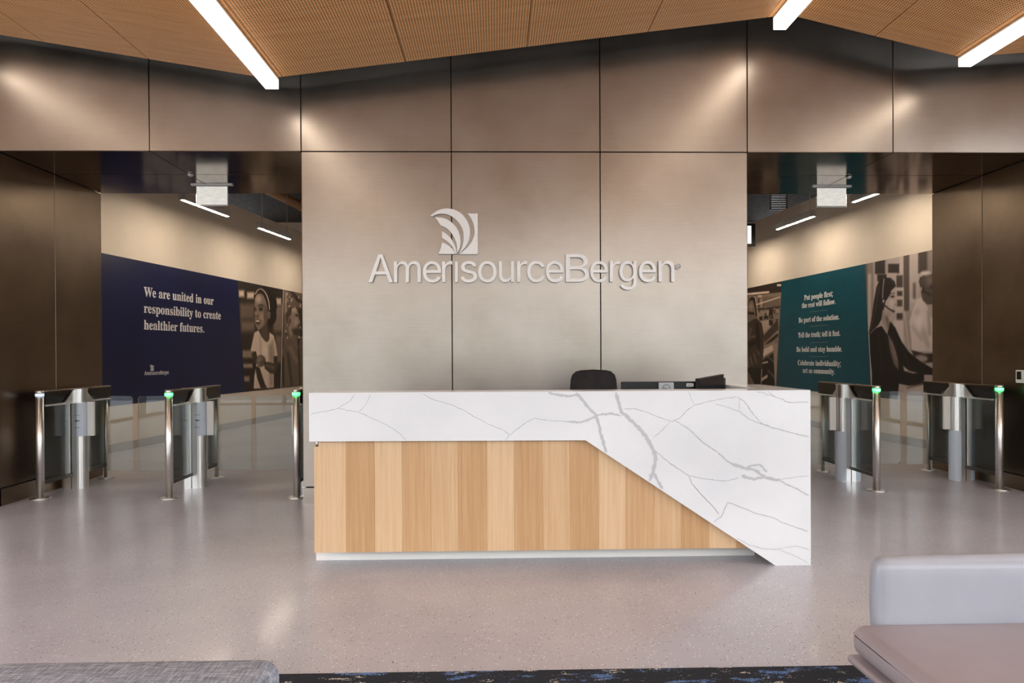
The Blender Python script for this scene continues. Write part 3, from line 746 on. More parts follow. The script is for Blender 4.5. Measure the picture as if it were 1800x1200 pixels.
(182,0.20,'-1.908,1.883 -1.802,1.337 -1.765,1.340 -1.870,1.884'),
(150,0.20,'-1.326,2.397 -0.697,2.322 -0.699,1.202 -1.329,1.198'),
(206,0.10,'-1.782,1.733 -1.703,1.907 -1.625,2.026 -1.549,2.052 -1.437,1.942 -1.357,1.782 -1.233,1.673 -1.093,1.534 -1.094,1.367 -1.281,1.300 -1.402,1.318 -1.731,1.311 -1.743,1.481'),
(165,0.40,'-1.655,1.862 -1.430,1.364 -1.374,1.376 -1.597,1.872'),
(170,0.40,'-1.721,1.651 -1.542,1.469 -1.509,1.484 -1.687,1.666'),
(225,0.50,'-1.500,1.720 -1.507,1.675 -1.528,1.639 -1.559,1.620 -1.592,1.621 -1.623,1.643 -1.644,1.681 -1.652,1.727 -1.644,1.773 -1.623,1.809 -1.592,1.827 -1.558,1.825 -1.528,1.803 -1.507,1.766'),
(150,0.30,'-1.420,1.854 -1.396,1.542 -1.357,1.542 -1.381,1.853'),
(70,0.10,'-1.553,2.315 -1.486,2.367 -1.375,2.365 -1.255,2.312 -1.213,2.163 -1.232,2.013 -1.327,1.943 -1.425,1.945 -1.511,2.014 -1.544,2.107'),
(205,0.15,'-1.346,2.361 -1.356,2.349 -1.384,2.341 -1.425,2.340 -1.472,2.345 -1.514,2.356 -1.543,2.370 -1.553,2.385 -1.543,2.398 -1.513,2.405 -1.471,2.406 -1.425,2.401 -1.384,2.390 -1.356,2.376'),
(105,0.40,'-1.303,2.257 -1.310,2.228 -1.330,2.207 -1.359,2.196 -1.392,2.199 -1.421,2.216 -1.441,2.242 -1.449,2.273 -1.441,2.302 -1.421,2.324 -1.391,2.334 -1.359,2.330 -1.330,2.314 -1.310,2.288'),
(30,0.20,'-1.232,2.165 -1.239,2.159 -1.258,2.156 -1.287,2.155 -1.319,2.158 -1.348,2.164 -1.368,2.171 -1.375,2.179 -1.368,2.185 -1.348,2.188 -1.319,2.188 -1.287,2.185 -1.258,2.180 -1.239,2.172'),
(18,0.10,'-1.561,2.330 -1.581,2.268 -1.536,2.157 -1.512,2.159 -1.556,2.267 -1.536,2.323'),
(210,0.10,'-1.499,2.164 -1.501,2.153 -1.507,2.143 -1.516,2.139 -1.526,2.140 -1.535,2.146 -1.541,2.156 -1.544,2.169 -1.541,2.181 -1.535,2.190 -1.526,2.194 -1.516,2.193 -1.507,2.187 -1.501,2.177'),
(20,0.10,'-1.481,2.151 -1.483,2.131 -1.490,2.116 -1.499,2.108 -1.509,2.109 -1.518,2.119 -1.524,2.135 -1.526,2.155 -1.524,2.174 -1.518,2.189 -1.508,2.197 -1.498,2.196 -1.489,2.187 -1.483,2.171'),
(16,0.10,'-1.499,2.122 -1.357,2.058 -1.346,2.072 -1.488,2.136'),
(38,0.10,'-1.744,1.334 -1.476,1.284 -1.094,1.283 -1.094,1.191 -1.476,1.153 -1.679,1.231'),
(150,0.20,'-1.414,1.214 -1.428,1.192 -1.466,1.173 -1.521,1.163 -1.582,1.162 -1.639,1.172 -1.678,1.190 -1.692,1.213 -1.678,1.236 -1.638,1.255 -1.582,1.265 -1.520,1.265 -1.465,1.255 -1.428,1.237'),
(20,0.06,'-2.510,2.277 -2.449,2.367 -2.324,2.409 -2.188,2.391 -2.091,2.325 -2.061,2.244 -2.114,2.209 -2.160,2.123 -2.258,2.056 -2.331,1.948 -2.376,1.818 -2.460,1.717 -2.701,1.580 -2.619,1.850 -2.572,2.061'),
(70,0.20,'-2.451,2.282 -2.527,2.000 -2.652,1.658 -2.637,1.655 -2.512,1.998 -2.436,2.279'),
(60,0.20,'-2.199,2.367 -2.108,2.283 -2.097,2.288 -2.188,2.371'),
(176,0.06,'-2.061,2.259 -2.075,2.209 -2.086,2.136 -2.045,2.036 -2.078,2.002 -2.073,1.950 -2.104,1.915 -2.093,1.866 -2.135,1.792 -2.210,1.787 -2.305,1.862 -2.331,1.967 -2.296,2.059 -2.208,2.127 -2.160,2.207'),
(206,0.50,'-2.120,2.018 -2.124,1.997 -2.135,1.981 -2.151,1.973 -2.169,1.974 -2.185,1.985 -2.196,2.002 -2.200,2.024 -2.196,2.045 -2.185,2.061 -2.169,2.069 -2.151,2.067 -2.135,2.057 -2.124,2.039'),
(150,0.40,'-2.181,1.864 -2.186,1.850 -2.202,1.839 -2.225,1.833 -2.251,1.835 -2.274,1.843 -2.291,1.855 -2.296,1.870 -2.290,1.885 -2.274,1.896 -2.251,1.901 -2.225,1.899 -2.202,1.891 -2.186,1.879'),
(40,0.10,'-2.188,2.122 -2.114,2.127 -2.092,2.110 -2.132,2.093 -2.177,2.102'),
(70,0.15,'-2.187,2.148 -2.093,2.153 -2.096,2.164 -2.190,2.159'),
(108,0.20,'-2.090,1.896 -2.093,1.889 -2.100,1.883 -2.112,1.881 -2.124,1.881 -2.136,1.885 -2.144,1.892 -2.146,1.899 -2.143,1.906 -2.136,1.911 -2.124,1.914 -2.112,1.913 -2.100,1.909 -2.093,1.903'),
(120,0.20,'-2.056,1.989 -2.058,1.985 -2.062,1.983 -2.069,1.981 -2.076,1.982 -2.083,1.984 -2.088,1.988 -2.090,1.992 -2.088,1.996 -2.083,1.999 -2.076,2.000 -2.069,1.999 -2.062,1.997 -2.058,1.993'),
(146,0.10,'-2.361,1.950 -2.293,1.851 -2.212,1.791 -2.213,1.660 -2.259,1.582 -2.335,1.702 -2.394,1.809'),
(90,0.30,'-2.296,1.820 -2.244,1.677 -2.205,1.681 -2.256,1.824'),
(135,0.06,'-2.343,2.401 -2.370,2.255 -2.380,2.085 -2.353,2.082 -2.344,2.252 -2.317,2.396'),
(28,0.06,'-2.313,2.038 -2.318,2.012 -2.330,1.992 -2.348,1.981 -2.368,1.982 -2.385,1.995 -2.398,2.018 -2.402,2.044 -2.398,2.070 -2.385,2.091 -2.367,2.101 -2.347,2.099 -2.330,2.086 -2.318,2.064'),
(215,0.06,'-2.328,2.062 -2.330,2.052 -2.335,2.044 -2.342,2.040 -2.350,2.041 -2.357,2.046 -2.362,2.054 -2.363,2.064 -2.362,2.074 -2.357,2.082 -2.349,2.085 -2.342,2.085 -2.335,2.080 -2.330,2.072'),
(14,0.06,'-2.334,1.994 -2.226,1.930 -2.111,1.881 -2.097,1.897 -2.210,1.944 -2.316,2.008'),
(14,0.06,'-2.682,1.580 -2.521,1.671 -2.385,1.695 -2.259,1.564 -2.190,1.756 -2.077,1.655 -1.939,1.449 -1.783,1.302 -1.577,1.187 -1.330,1.086 -1.095,1.032 -1.095,0.982 -1.477,0.996 -1.464,0.945 -1.497,0.851 -1.785,0.832 -2.001,0.853 -2.058,0.528 -2.617,0.488 -2.622,0.994 -2.664,1.286'),
(98,0.10,'-2.254,1.586 -2.167,1.494 -2.066,1.322 -2.006,1.138 -2.023,1.049 -2.117,1.136 -2.202,1.341'),
(130,0.30,'-2.181,1.451 -2.069,1.190 -2.042,1.195 -2.154,1.455'),
(40,0.30,'-2.476,1.573 -2.387,0.999 -2.358,1.001 -2.446,1.574'),
(36,0.30,'-1.957,1.372 -1.770,1.083 -1.746,1.091 -1.932,1.379'),
(176,0.10,'-1.913,1.112 -1.784,1.042 -1.628,1.019 -1.706,1.008 -1.891,1.039'),
(182,0.15,'-1.851,0.805 -1.477,0.883 -1.095,0.965 -1.096,0.597 -2.030,0.530 -2.002,0.679'),
(150,0.10,'-1.487,0.991 -1.282,1.002 -1.095,0.965 -1.282,0.899 -1.487,0.897'),
(60,0.20,'-1.836,0.792 -1.401,0.890 -1.405,0.900 -1.840,0.802'),
]),
'factory': ((-7.6, -5.3, 110), [
(120,0.10,'-8.296,3.014 -5.310,2.697 -5.321,0.598 -8.316,0.450'),
(34,0.10,'-8.296,2.965 -5.349,2.701 -5.350,2.463 -8.300,2.531'),
(210,0.10,'-8.299,2.640 -5.865,2.525 -5.853,2.487 -8.300,2.567'),
(235,0.10,'-5.543,2.629 -5.381,2.613 -5.382,2.578 -5.543,2.593'),
(220,0.10,'-6.330,2.478 -6.172,2.464 -6.172,2.439 -6.330,2.452'),
(60,0.20,'-6.330,2.422 -6.079,2.402 -6.080,2.214 -6.331,2.231'),
(135,0.20,'-6.262,2.417 -6.114,2.405 -6.115,2.217 -6.263,2.226'),
(100,0.20,'-6.061,2.432 -5.423,2.380 -5.424,2.181 -6.062,2.223'),
(215,0.10,'-6.893,2.247 -6.393,2.285 -5.417,2.364 -5.429,2.384 -6.407,2.306 -6.908,2.269'),
(30,0.10,'-6.373,2.174 -5.428,2.165 -5.436,2.197 -6.381,2.208'),
(140,0.20,'-6.332,2.167 -5.804,2.134 -5.805,1.991 -6.333,2.018'),
(170,0.30,'-6.220,1.949 -5.847,1.972 -5.806,1.806 -6.110,1.692'),
(40,0.10,'-5.868,2.169 -5.711,2.159 -5.713,1.843 -5.869,1.850'),
(30,0.20,'-6.251,1.972 -5.898,1.990 -5.925,2.052 -6.279,2.036'),
(200,0.10,'-5.806,1.974 -5.819,1.961 -5.844,1.963 -5.857,1.977 -5.844,1.990 -5.819,1.989'),
(170,0.10,'-5.549,2.081 -5.563,2.070 -5.590,2.072 -5.604,2.084 -5.590,2.095 -5.563,2.093'),
(20,0.10,'-5.984,2.081 -5.996,2.068 -6.020,2.069 -6.032,2.084 -6.020,2.097 -5.996,2.096'),
(20,0.10,'-5.973,2.076 -5.991,2.064 -6.026,2.066 -6.043,2.080 -6.026,2.092 -5.991,2.090'),
(170,0.10,'-5.447,1.990 -5.456,1.979 -5.474,1.980 -5.482,1.992 -5.473,2.003 -5.456,2.002'),
(170,0.10,'-5.871,2.119 -5.886,2.107 -5.914,2.109 -5.928,2.123 -5.914,2.135 -5.885,2.133'),
(170,0.10,'-6.072,1.999 -6.090,1.985 -6.128,1.987 -6.147,2.003 -6.128,2.018 -6.090,2.016'),
(30,0.10,'-5.892,1.978 -5.908,1.967 -5.939,1.969 -5.955,1.981 -5.939,1.992 -5.908,1.991'),
(30,0.10,'-6.249,2.142 -6.264,2.129 -6.294,2.131 -6.309,2.146 -6.294,2.159 -6.264,2.158'),
(200,0.10,'-5.565,1.977 -5.575,1.964 -5.596,1.965 -5.606,1.979 -5.596,1.992 -5.575,1.991'),
(30,0.10,'-5.970,2.179 -5.985,2.168 -6.016,2.170 -6.031,2.183 -6.016,2.193 -5.985,2.191'),
(200,0.10,'-5.719,1.956 -5.731,1.942 -5.757,1.943 -5.769,1.958 -5.756,1.972 -5.731,1.971'),
(30,0.10,'-5.830,2.053 -5.848,2.043 -5.884,2.045 -5.903,2.057 -5.884,2.068 -5.848,2.066'),
(30,0.10,'-5.692,1.971 -5.704,1.964 -5.728,1.965 -5.740,1.973 -5.728,1.980 -5.704,1.978'),
(30,0.10,'-5.767,2.131 -5.785,2.123 -5.821,2.125 -5.840,2.136 -5.821,2.144 -5.785,2.142'),
(20,0.10,'-6.162,1.981 -6.175,1.966 -6.201,1.967 -6.214,1.984 -6.201,1.999 -6.175,1.998'),
(30,0.10,'-5.574,2.135 -5.585,2.125 -5.605,2.127 -5.616,2.138 -5.605,2.148 -5.585,2.147'),
(20,0.10,'-5.541,1.954 -5.558,1.946 -5.591,1.948 -5.608,1.957 -5.591,1.965 -5.558,1.963'),
(200,0.10,'-6.085,2.040 -6.097,2.033 -6.120,2.035 -6.132,2.043 -6.120,2.050 -6.097,2.048'),
(200,0.10,'-5.527,2.129 -5.540,2.119 -5.568,2.120 -5.582,2.132 -5.568,2.143 -5.540,2.141'),
(20,0.10,'-5.624,2.140 -5.639,2.133 -5.670,2.135 -5.685,2.144 -5.670,2.152 -5.639,2.150'),
(20,0.10,'-5.757,2.083 -5.775,2.073 -5.811,2.075 -5.829,2.087 -5.811,2.097 -5.775,2.095'),
(30,0.10,'-5.633,2.112 -5.650,2.103 -5.684,2.105 -5.701,2.117 -5.684,2.127 -5.650,2.124'),
(170,0.10,'-5.989,2.194 -5.998,2.181 -6.016,2.182 -6.026,2.197 -6.016,2.210 -5.998,2.209'),
(20,0.10,'-5.532,2.061 -5.542,2.053 -5.562,2.055 -5.571,2.063 -5.562,2.070 -5.542,2.069'),
(200,0.10,'-5.602,2.160 -5.617,2.149 -5.647,2.150 -5.662,2.164 -5.647,2.176 -5.617,2.174'),
(20,0.10,'-5.442,2.115 -5.458,2.107 -5.489,2.109 -5.504,2.119 -5.489,2.127 -5.458,2.125'),
(30,0.10,'-5.769,2.067 -5.777,2.054 -5.795,2.055 -5.803,2.069 -5.795,2.082 -5.777,2.081'),
(30,0.10,'-5.576,2.165 -5.588,2.159 -5.612,2.160 -5.624,2.168 -5.612,2.175 -5.588,2.173'),
(30,0.10,'-5.602,2.080 -5.618,2.067 -5.649,2.069 -5.664,2.084 -5.648,2.097 -5.618,2.095'),
(200,0.10,'-5.768,2.025 -5.777,2.015 -5.797,2.016 -5.807,2.027 -5.797,2.037 -5.777,2.036'),
(30,0.10,'-6.252,2.196 -6.267,2.186 -6.296,2.188 -6.311,2.200 -6.296,2.210 -6.266,2.208'),
(170,0.10,'-5.883,2.069 -5.900,2.055 -5.932,2.057 -5.949,2.073 -5.932,2.088 -5.899,2.086'),
(200,0.10,'-5.467,2.105 -5.480,2.090 -5.506,2.092 -5.519,2.108 -5.506,2.123 -5.480,2.121'),
(62,0.10,'-6.088,1.650 -5.514,1.956 -5.491,1.754 -6.045,1.460'),
(160,0.15,'-6.074,1.474 -5.502,1.717 -5.529,1.732 -6.104,1.490'),
(20,0.15,'-5.970,1.442 -5.487,1.637 -5.545,1.672 -6.033,1.478'),
(140,0.20,'-6.133,1.462 -5.619,1.536 -5.619,1.455 -6.134,1.378'),
(216,0.10,'-6.134,1.373 -5.723,1.460 -5.699,1.350 -6.113,1.226'),
(24,0.10,'-6.149,1.157 -5.683,1.309 -5.604,0.645 -6.228,0.638'),
(205,0.10,'-6.141,1.084 -5.909,1.112 -5.924,1.144 -6.157,1.116'),
(150,0.20,'-5.926,1.226 -5.652,1.105 -5.632,1.115 -5.906,1.236'),
(150,0.20,'-5.929,0.957 -5.654,0.821 -5.633,0.831 -5.907,0.967'),
(190,0.10,'-6.214,0.787 -5.940,0.879 -5.932,0.817 -6.205,0.723'),
(150,0.10,'-5.703,1.456 -5.525,1.490 -5.604,0.645 -5.637,0.643'),
(110,0.10,'-6.813,2.109 -6.754,2.325 -6.667,2.416 -6.562,2.419 -6.469,2.305 -6.433,2.130 -6.565,1.954 -6.708,1.917 -6.814,2.021'),
(150,0.40,'-6.563,2.268 -6.572,2.240 -6.595,2.219 -6.630,2.209 -6.668,2.211 -6.702,2.226 -6.726,2.251 -6.735,2.280 -6.726,2.307 -6.702,2.329 -6.667,2.339 -6.629,2.336 -6.595,2.321 -6.571,2.297'),
(30,0.10,'-6.763,2.347 -6.705,2.452 -6.585,2.486 -6.468,2.438 -6.400,2.235 -6.369,2.063 -6.424,2.044 -6.470,2.240 -6.562,2.393 -6.681,2.402'),
(25,0.10,'-6.794,2.169 -6.517,2.146 -6.470,2.100 -6.659,2.105 -6.784,2.125'),
(175,0.10,'-6.708,2.473 -6.587,2.488 -6.472,2.442 -6.400,2.235 -6.355,2.040 -6.328,2.040 -6.373,2.235 -6.446,2.445 -6.583,2.501 -6.720,2.486'),
(58,0.10,'-7.519,1.872 -6.829,1.934 -6.425,2.023 -6.175,1.905 -6.084,1.649 -6.103,1.335 -6.181,1.009 -7.526,0.985'),
(30,0.30,'-6.448,1.914 -6.360,1.356 -6.224,1.360 -6.311,1.913'),
(96,0.30,'-6.722,1.846 -6.821,1.586 -6.697,1.574 -6.600,1.832'),
(120,0.20,'-6.647,1.607 -6.459,1.646 -6.488,1.674 -6.677,1.635'),
(30,0.30,'-6.765,1.409 -6.387,1.491 -6.469,1.569 -6.852,1.489'),
(120,0.20,'-6.721,1.225 -6.627,1.052 -6.563,1.060 -6.656,1.233'),
(130,0.20,'-6.545,1.292 -6.430,1.098 -6.385,1.105 -6.500,1.297'),
(110,0.20,'-6.424,1.352 -6.287,1.266 -6.251,1.279 -6.387,1.365'),
(140,0.20,'-6.844,1.183 -6.796,1.007 -6.729,1.012 -6.776,1.187'),
(16,0.10,'-7.526,0.985 -6.181,1.009 -6.214,0.649 -6.480,0.649 -6.763,0.900 -7.527,0.904'),
(104,0.15,'-7.527,0.858 -6.788,0.888 -6.503,0.648 -7.529,0.593'),
(190,0.10,'-6.197,0.977 -6.221,0.681 -6.190,0.682 -6.165,0.977'),
]),
}

# ================================================================== THE SETTING
floor = structure('floor', MB().box((-ROOM_X - 0.3, ROOM_Y0 - 0.1, -0.12), (ROOM_X + 0.3, 18.2, 0.0)), 'floor_concrete')
structure('ground', MB().box((-60, -60, -0.25), (60, 60, -0.13)), 'paving')
structure('trim_street', MB().box((-60, -15, -0.13), (60, -9.0, -0.115)), 'asphalt')
structure('sky_block_wall', MB().box((-45, -26, -0.13), (45, -21, 6.0)), 'sky_block_render')  # unseen block added to dim the sky mirrored in the metal wall
structure('trim_hedge', MB().box((-45, -18.2, -0.13), (45, -17, 1.5), 0.25, 2), 'hedge')
structure('unseen_roof_slab', MB().box((-ROOM_X - 0.6, ROOM_Y0 - 0.6, 4.75), (ROOM_X + 0.6, 18.5, 5.0)), 'plenum_dark')  # unseen roof plane, put in to block the sky

# --- metal wall: dark backing, each panel a piece of its own with open joints
def slab_panels(parent, rects, plane, mat, thick=0.02, gap=0.004, axis='y'):
    """rects (u0,u1,z0,z1); plane = front coordinate; axis y: faces -Y, x+: faces +X, x-: faces -X, z: faces down"""
    for (u0, u1, z0, z1) in rects:
        u0 += gap; u1 -= gap; z0 += gap; z1 -= gap
        mb = MB()
        if axis == 'y': mb.box((u0, plane, z0), (u1, plane + thick, z1), 0.002)
        elif axis == 'x+': mb.box((plane - thick, u0, z0), (plane, u1, z1), 0.002)
        elif axis == 'x-': mb.box((plane, u0, z0), (plane + thick, u1, z1), 0.002)
        elif axis == 'z': mb.box((u0, z0, plane), (u1, z1, plane + thick), 0.002)
        mb.build('metal_panel', mat, parent)

wb = structure('wall_back', MB().box((-ROOM_X, W + 0.025, ZS + 0.03), (ROOM_X, W + 0.3, 4.75))
               .box((CX0 + 0.02, W + 0.025, 0.0), (CX1 - 0.02, W + 1.6, ZS + 0.03)), 'joint_black')
slab_panels(wb, [(a, b, ZS, 4.70) for a, b in zip(SEAMS, SEAMS[1:])], W, 'steel_panel')
slab_panels(wb, [(a, b, 0.145, ZS) for a, b in zip(SEAMS[3:6], SEAMS[4:7])], W, 'steel_panel')
structure('baseboard_center', MB().box((CX0, W, 0.0), (CX1, W + 0.022, 0.138)), 'steel_panel')
YB = W + 1.62
YM = W + 0.80
slab_panels(wb, [(W, YM, 0.145, ZS), (YM, YB, 0.145, ZS)], CX0, 'brown_panel', axis='x-')
slab_panels(wb, [(W, YM, 0.145, ZS), (YM, YB, 0.145, ZS)], CX1, 'brown_panel', axis='x+')

wlft = structure('wall_left', MB().box((-ROOM_X, W + 0.025, 0), (XL - 0.025, YB, ZS + 0.6)), 'joint_black')
slab_panels(wlft, [(W - 0.0, YM, 0.155, ZS), (YM, YB, 0.155, ZS)], XL, 'brown_panel', axis='x+')
slab_panels(wlft, [(-5.614, XL, 0.155, ZS), (-ROOM_X, -5.614, 0.155, ZS)], W, 'steel_panel')
structure('baseboard_left', MB().box((XL - 0.02, W, 0.0), (XL, YB, 0.148)).box((-ROOM_X, W, 0.0), (XL, W + 0.02, 0.148)), 'brown_panel')
wrgt = structure('wall_right', MB().box((XR + 0.025, W + 0.025, 0), (ROOM_X, YB, ZS + 0.6)), 'joint_black')
slab_panels(wrgt, [(W - 0.0, YM, 0.145, ZS), (YM, YB, 0.145, ZS)], XR, 'brown_panel', axis='x-')
slab_panels(wrgt, [(XR, 6.168, 0.145, ZS), (6.168, ROOM_X, 0.145, ZS)], W, 'steel_panel')
structure('baseboard_right', MB().box((XR, W, 0.0), (XR + 0.02, YB, 0.138)).box((XR, W, 0.0), (ROOM_X, W + 0.02, 0.138)), 'brown_panel')

# --- portal soffits
sl = structure('ceiling_soffit_left', MB().box((XL, W + 0.3, ZS + 0.03), (CX0, YB, ZS + 0.3)), 'joint_black')
slab_panels(sl, [(XL, -2.996, W + 0.002, YM), (-2.996, CX0, W + 0.002, YM), (XL, -2.996, YM, YB), (-2.996, CX0, YM, YB)], ZS, 'soffit_metal', axis='z')
sr_ = structure('ceiling_soffit_right', MB().box((CX1, W + 0.3, ZS + 0.03), (XR, YB, ZS + 0.3)), 'joint_black')
slab_panels(sr_, [(CX1, 3.55, W + 0.002, YM), (3.55, XR, W + 0.002, YM), (CX1, 3.55, YM, YB), (3.55, XR, YM, YB)], ZS, 'soffit_metal', axis='z')

# --- folded wood ceiling, perforated panels, folds run towards the metal wall
PROFILE = [(-7.4, 3.53), (-4.481, 3.986), (-1.85, 3.566), (2.457, 4.115), (3.912, 3.769), (7.4, 4.04)]
def ceil_z(x):
    for (xa, za), (xb, zb) in zip(PROFILE, PROFILE[1:]):
        if xa <= x <= xb:
            return za + (zb - za) * (x - xa) / (xb - xa)
    return PROFILE[-1][1]
back = MB()
back.prism([(x, z + 0.05) for x, z in PROFILE] + [(x, z + 0.09) for x, z in PROFILE[::-1]], ROOM_Y0, CE - 0.02)
ceiling = structure('ceiling', back, 'plenum_dark')
CUTS = [-7.4, -6.4, -5.4, -4.53, -4.43, -3.655, -2.816, -1.87, -1.735, -0.728, 0.271, 1.276, 2.275, 2.46, 3.183, 3.852, 3.998, 5.0, 6.1, 7.4]
FOLDS = [-4.481, -1.85, 2.457, 3.912]
EDGES = sorted(CUTS + [f for f in FOLDS if min(abs(f - c) for c in CUTS) > 0.01])
YJ = [CE]                                   # panels butt end to end towards the entrance
for x0, x1 in zip(EDGES, EDGES[1:]):
    z0, z1 = ceil_z(x0 + 1e-6), ceil_z(x1 - 1e-6)
    wdt = math.hypot(x1 - x0, z1 - z0)
    ang = math.atan2(z1 - z0, x1 - x0)
    g = 0.0035
    L = CE - ROOM_Y0
    mb = MB(); bm = mb.bm
    w0, w1, m = g, wdt - g, (0.045 if wdt > 0.3 else None)
    mb.box((w0, -L, 0.0), (w1, 0, 0.03))
    bm.faces.ensure_lookup_table()
    bot = min(bm.faces, key=lambda f: f.calc_center_median().z)
    if m:
        res = bmesh.ops.inset_region(bm, faces=[bot], thickness=m, depth=0.0)
        bot.material_index = 1
    mb.build('ceiling_panel', ['ceiling_wood', 'ceiling_wood_perforated'], ceiling, (x0, CE, z0), (0, -ang, 0))

# --- rooms behind the portals
aL, aR = 0.1514, -0.0967
FARL = ((-5.441, 8.0, 0.0), PI / 2 - aL)
FARR = ((5.984, 8.0, 0.0), -PI / 2 - aR)
def far_wall(name, fr, x0, x1):
    o = MB().box((x0, 0.0, 0.0), (x1, 0.14, 4.01)).build(name, 'far_plaster', None, fr[0], (0, 0, fr[1]))
    o['kind'] = 'structure'
    b = MB().box((x0, -0.012, 0.0), (x1, 0.0, 0.113), 0.002).build('baseboard_' + name[5:], 'far_base', None, fr[0], (0, 0, fr[1]))
    b['kind'] = 'structure'
far_wall('wall_far_left', FARL, -0.16, 9.6)
far_wall('wall_far_right', FARR, -9.6, 0.16)
structure('wall_far_back', MB().box((-6.0, 17.4, 0), (6.5, 17.6, 4.75)), 'far_plaster')
structure('wall_side_left', MB().box((-ROOM_X - 0.2, 2.6, 0), (-ROOM_X, 18, 4.75)), 'far_plaster')
structure('wall_side_right', MB().box((ROOM_X, 2.6, 0), (ROOM_X + 0.2, 18, 4.75)), 'far_plaster')
structure('ceiling_far', MB().box((-ROOM_X, YB, 4.55), (ROOM_X, 17.5, 4.62)), 'plenum_dark')

# --- glazed front behind the viewer: mullions of a full-height window wall
def window_wall(name, horizontal, at, lo, hi, step, top):
    mb = MB()
    k = int(round((hi - lo) / step))
    for i in range(k + 1):
        t = lo + (hi - lo) * i / k
        if horizontal: mb.box((t - 0.03, at - 0.08, 0), (t + 0.03, at + 0.08, top))
        else: mb.box((at - 0.08, t - 0.03, 0), (at + 0.08, t + 0.03, top))
    for z in (0.0, 2.5, top - 0.06):
        if horizontal: mb.box((lo, at - 0.06, z), (hi, at + 0.06, z + 0.06))
        else: mb.box((at - 0.06, lo, z), (at + 0.06, hi, z + 0.06))
    return structure(name, mb, 'dark_metal')
window_wall('window_1', True, ROOM_Y0, -ROOM_X, ROOM_X, 1.85, 3.5)
window_wall('window_2', False, -ROOM_X - 0.1, ROOM_Y0, 2.6, 1.8, 3.5)
window_wall('window_3', False, ROOM_X + 0.1, ROOM_Y0, 2.6, 1.8, 3.5)

# ================================================================== LINEAR LIGHTS IN THE CEILING FOLDS
def linear_light(x, z, label):
    t = empty('linear_light', (x, CE, z), 0, label, 'light', 'linear lights in the ceiling folds')
    L = CE - ROOM_Y0 - 0.3
    w = 0.0535
    h = min(ceil_z(x + d) for d in (-w, -w / 2, 0, 0.035, w / 2, w)) - z - 0.002    # up to the wood
    MB().box((-w, -L, h - 0.012), (w, 0, h)).build('housing', 'white_paint', t)
    MB().box((-w + 0.004, -L, 0.0), (w - 0.004, -0.004, 0.006)).build('lens', 'lamp_bottom', t)
    for s in (-1, 1):
        MB().box((s * w - (0.004 if s > 0 else 0), -L, 0.0), (s * w + (0.004 if s < 0 else 0), -0.004, h - 0.012)).build('side_diffuser', 'lamp_side', t)
    MB().box((-w, -0.004, 0.0), (w, 0.0, h - 0.012)).build('end_cap', 'white_paint', t)
    return t
linear_light(-4.481, 3.88, 'glowing linear ceiling light past the left end of the metal wall')
linear_light(-1.8155, 3.478, 'glowing linear ceiling light in the fold over the left portal')
linear_light(2.378, 3.988, 'glowing linear ceiling light at the ceiling ridge right of the sign')
linear_light(3.941, 3.688, 'glowing linear ceiling light in the fold at the right edge')

# ================================================================== SIGN ON THE METAL WALL
sign = empty('company_sign', (0, W, 0), 0, 'raised white lettering and emblem on the metal wall above the desk', 'sign')
LET = [('A', -1.103, -0.889), ('m', -0.88, -0.647), ('e', -0.629, -0.47), ('r', -0.461, -0.372), ('ı', -0.349, -0.324), ('s', -0.301, -0.156),
       ('o', -0.147, 0.015), ('u', 0.036, 0.166), ('r', 0.193, 0.282), ('c', 0.282, 0.437), ('e', 0.446, 0.603), ('B', 0.621, 0.825),
       ('e', 0.836, 0.991), ('r', 1.009, 1.099), ('g', 1.094, 1.243), ('e', 1.266, 1.417), ('n', 1.44, 1.58)]
def letter_mesh(ch, x0, x1, base, cap, depth):
    adv, sp = parse(SANS[ch])
    groups = [sp]
    xs = [x for s in sp for x, _ in s]; lo, hi = min(xs), max(xs)
    bm = bmesh.new()
    for g in groups:
        me = fill_curves([[(x0 + (x - lo) * (x1 - x0) / (hi - lo), base + y * cap / 509) for x, y in s] for s in g], depth)
        bm.from_mesh(me); bpy.data.meshes.remove(me)
    me = bpy.data.meshes.new('letter'); 
    for v in bm.verts: v.co = (v.co.x, -v.co.z, v.co.y)
    bm.to_mesh(me); bm.free()
    return me
DEPTH, STAND = 0.022, 0.012
for ch, x0, x1 in LET:
    link('letter', letter_mesh(ch, x0, x1, 1.932, 0.243, DEPTH), 'letter_white', sign, (0, -STAND - DEPTH / 2, 0))
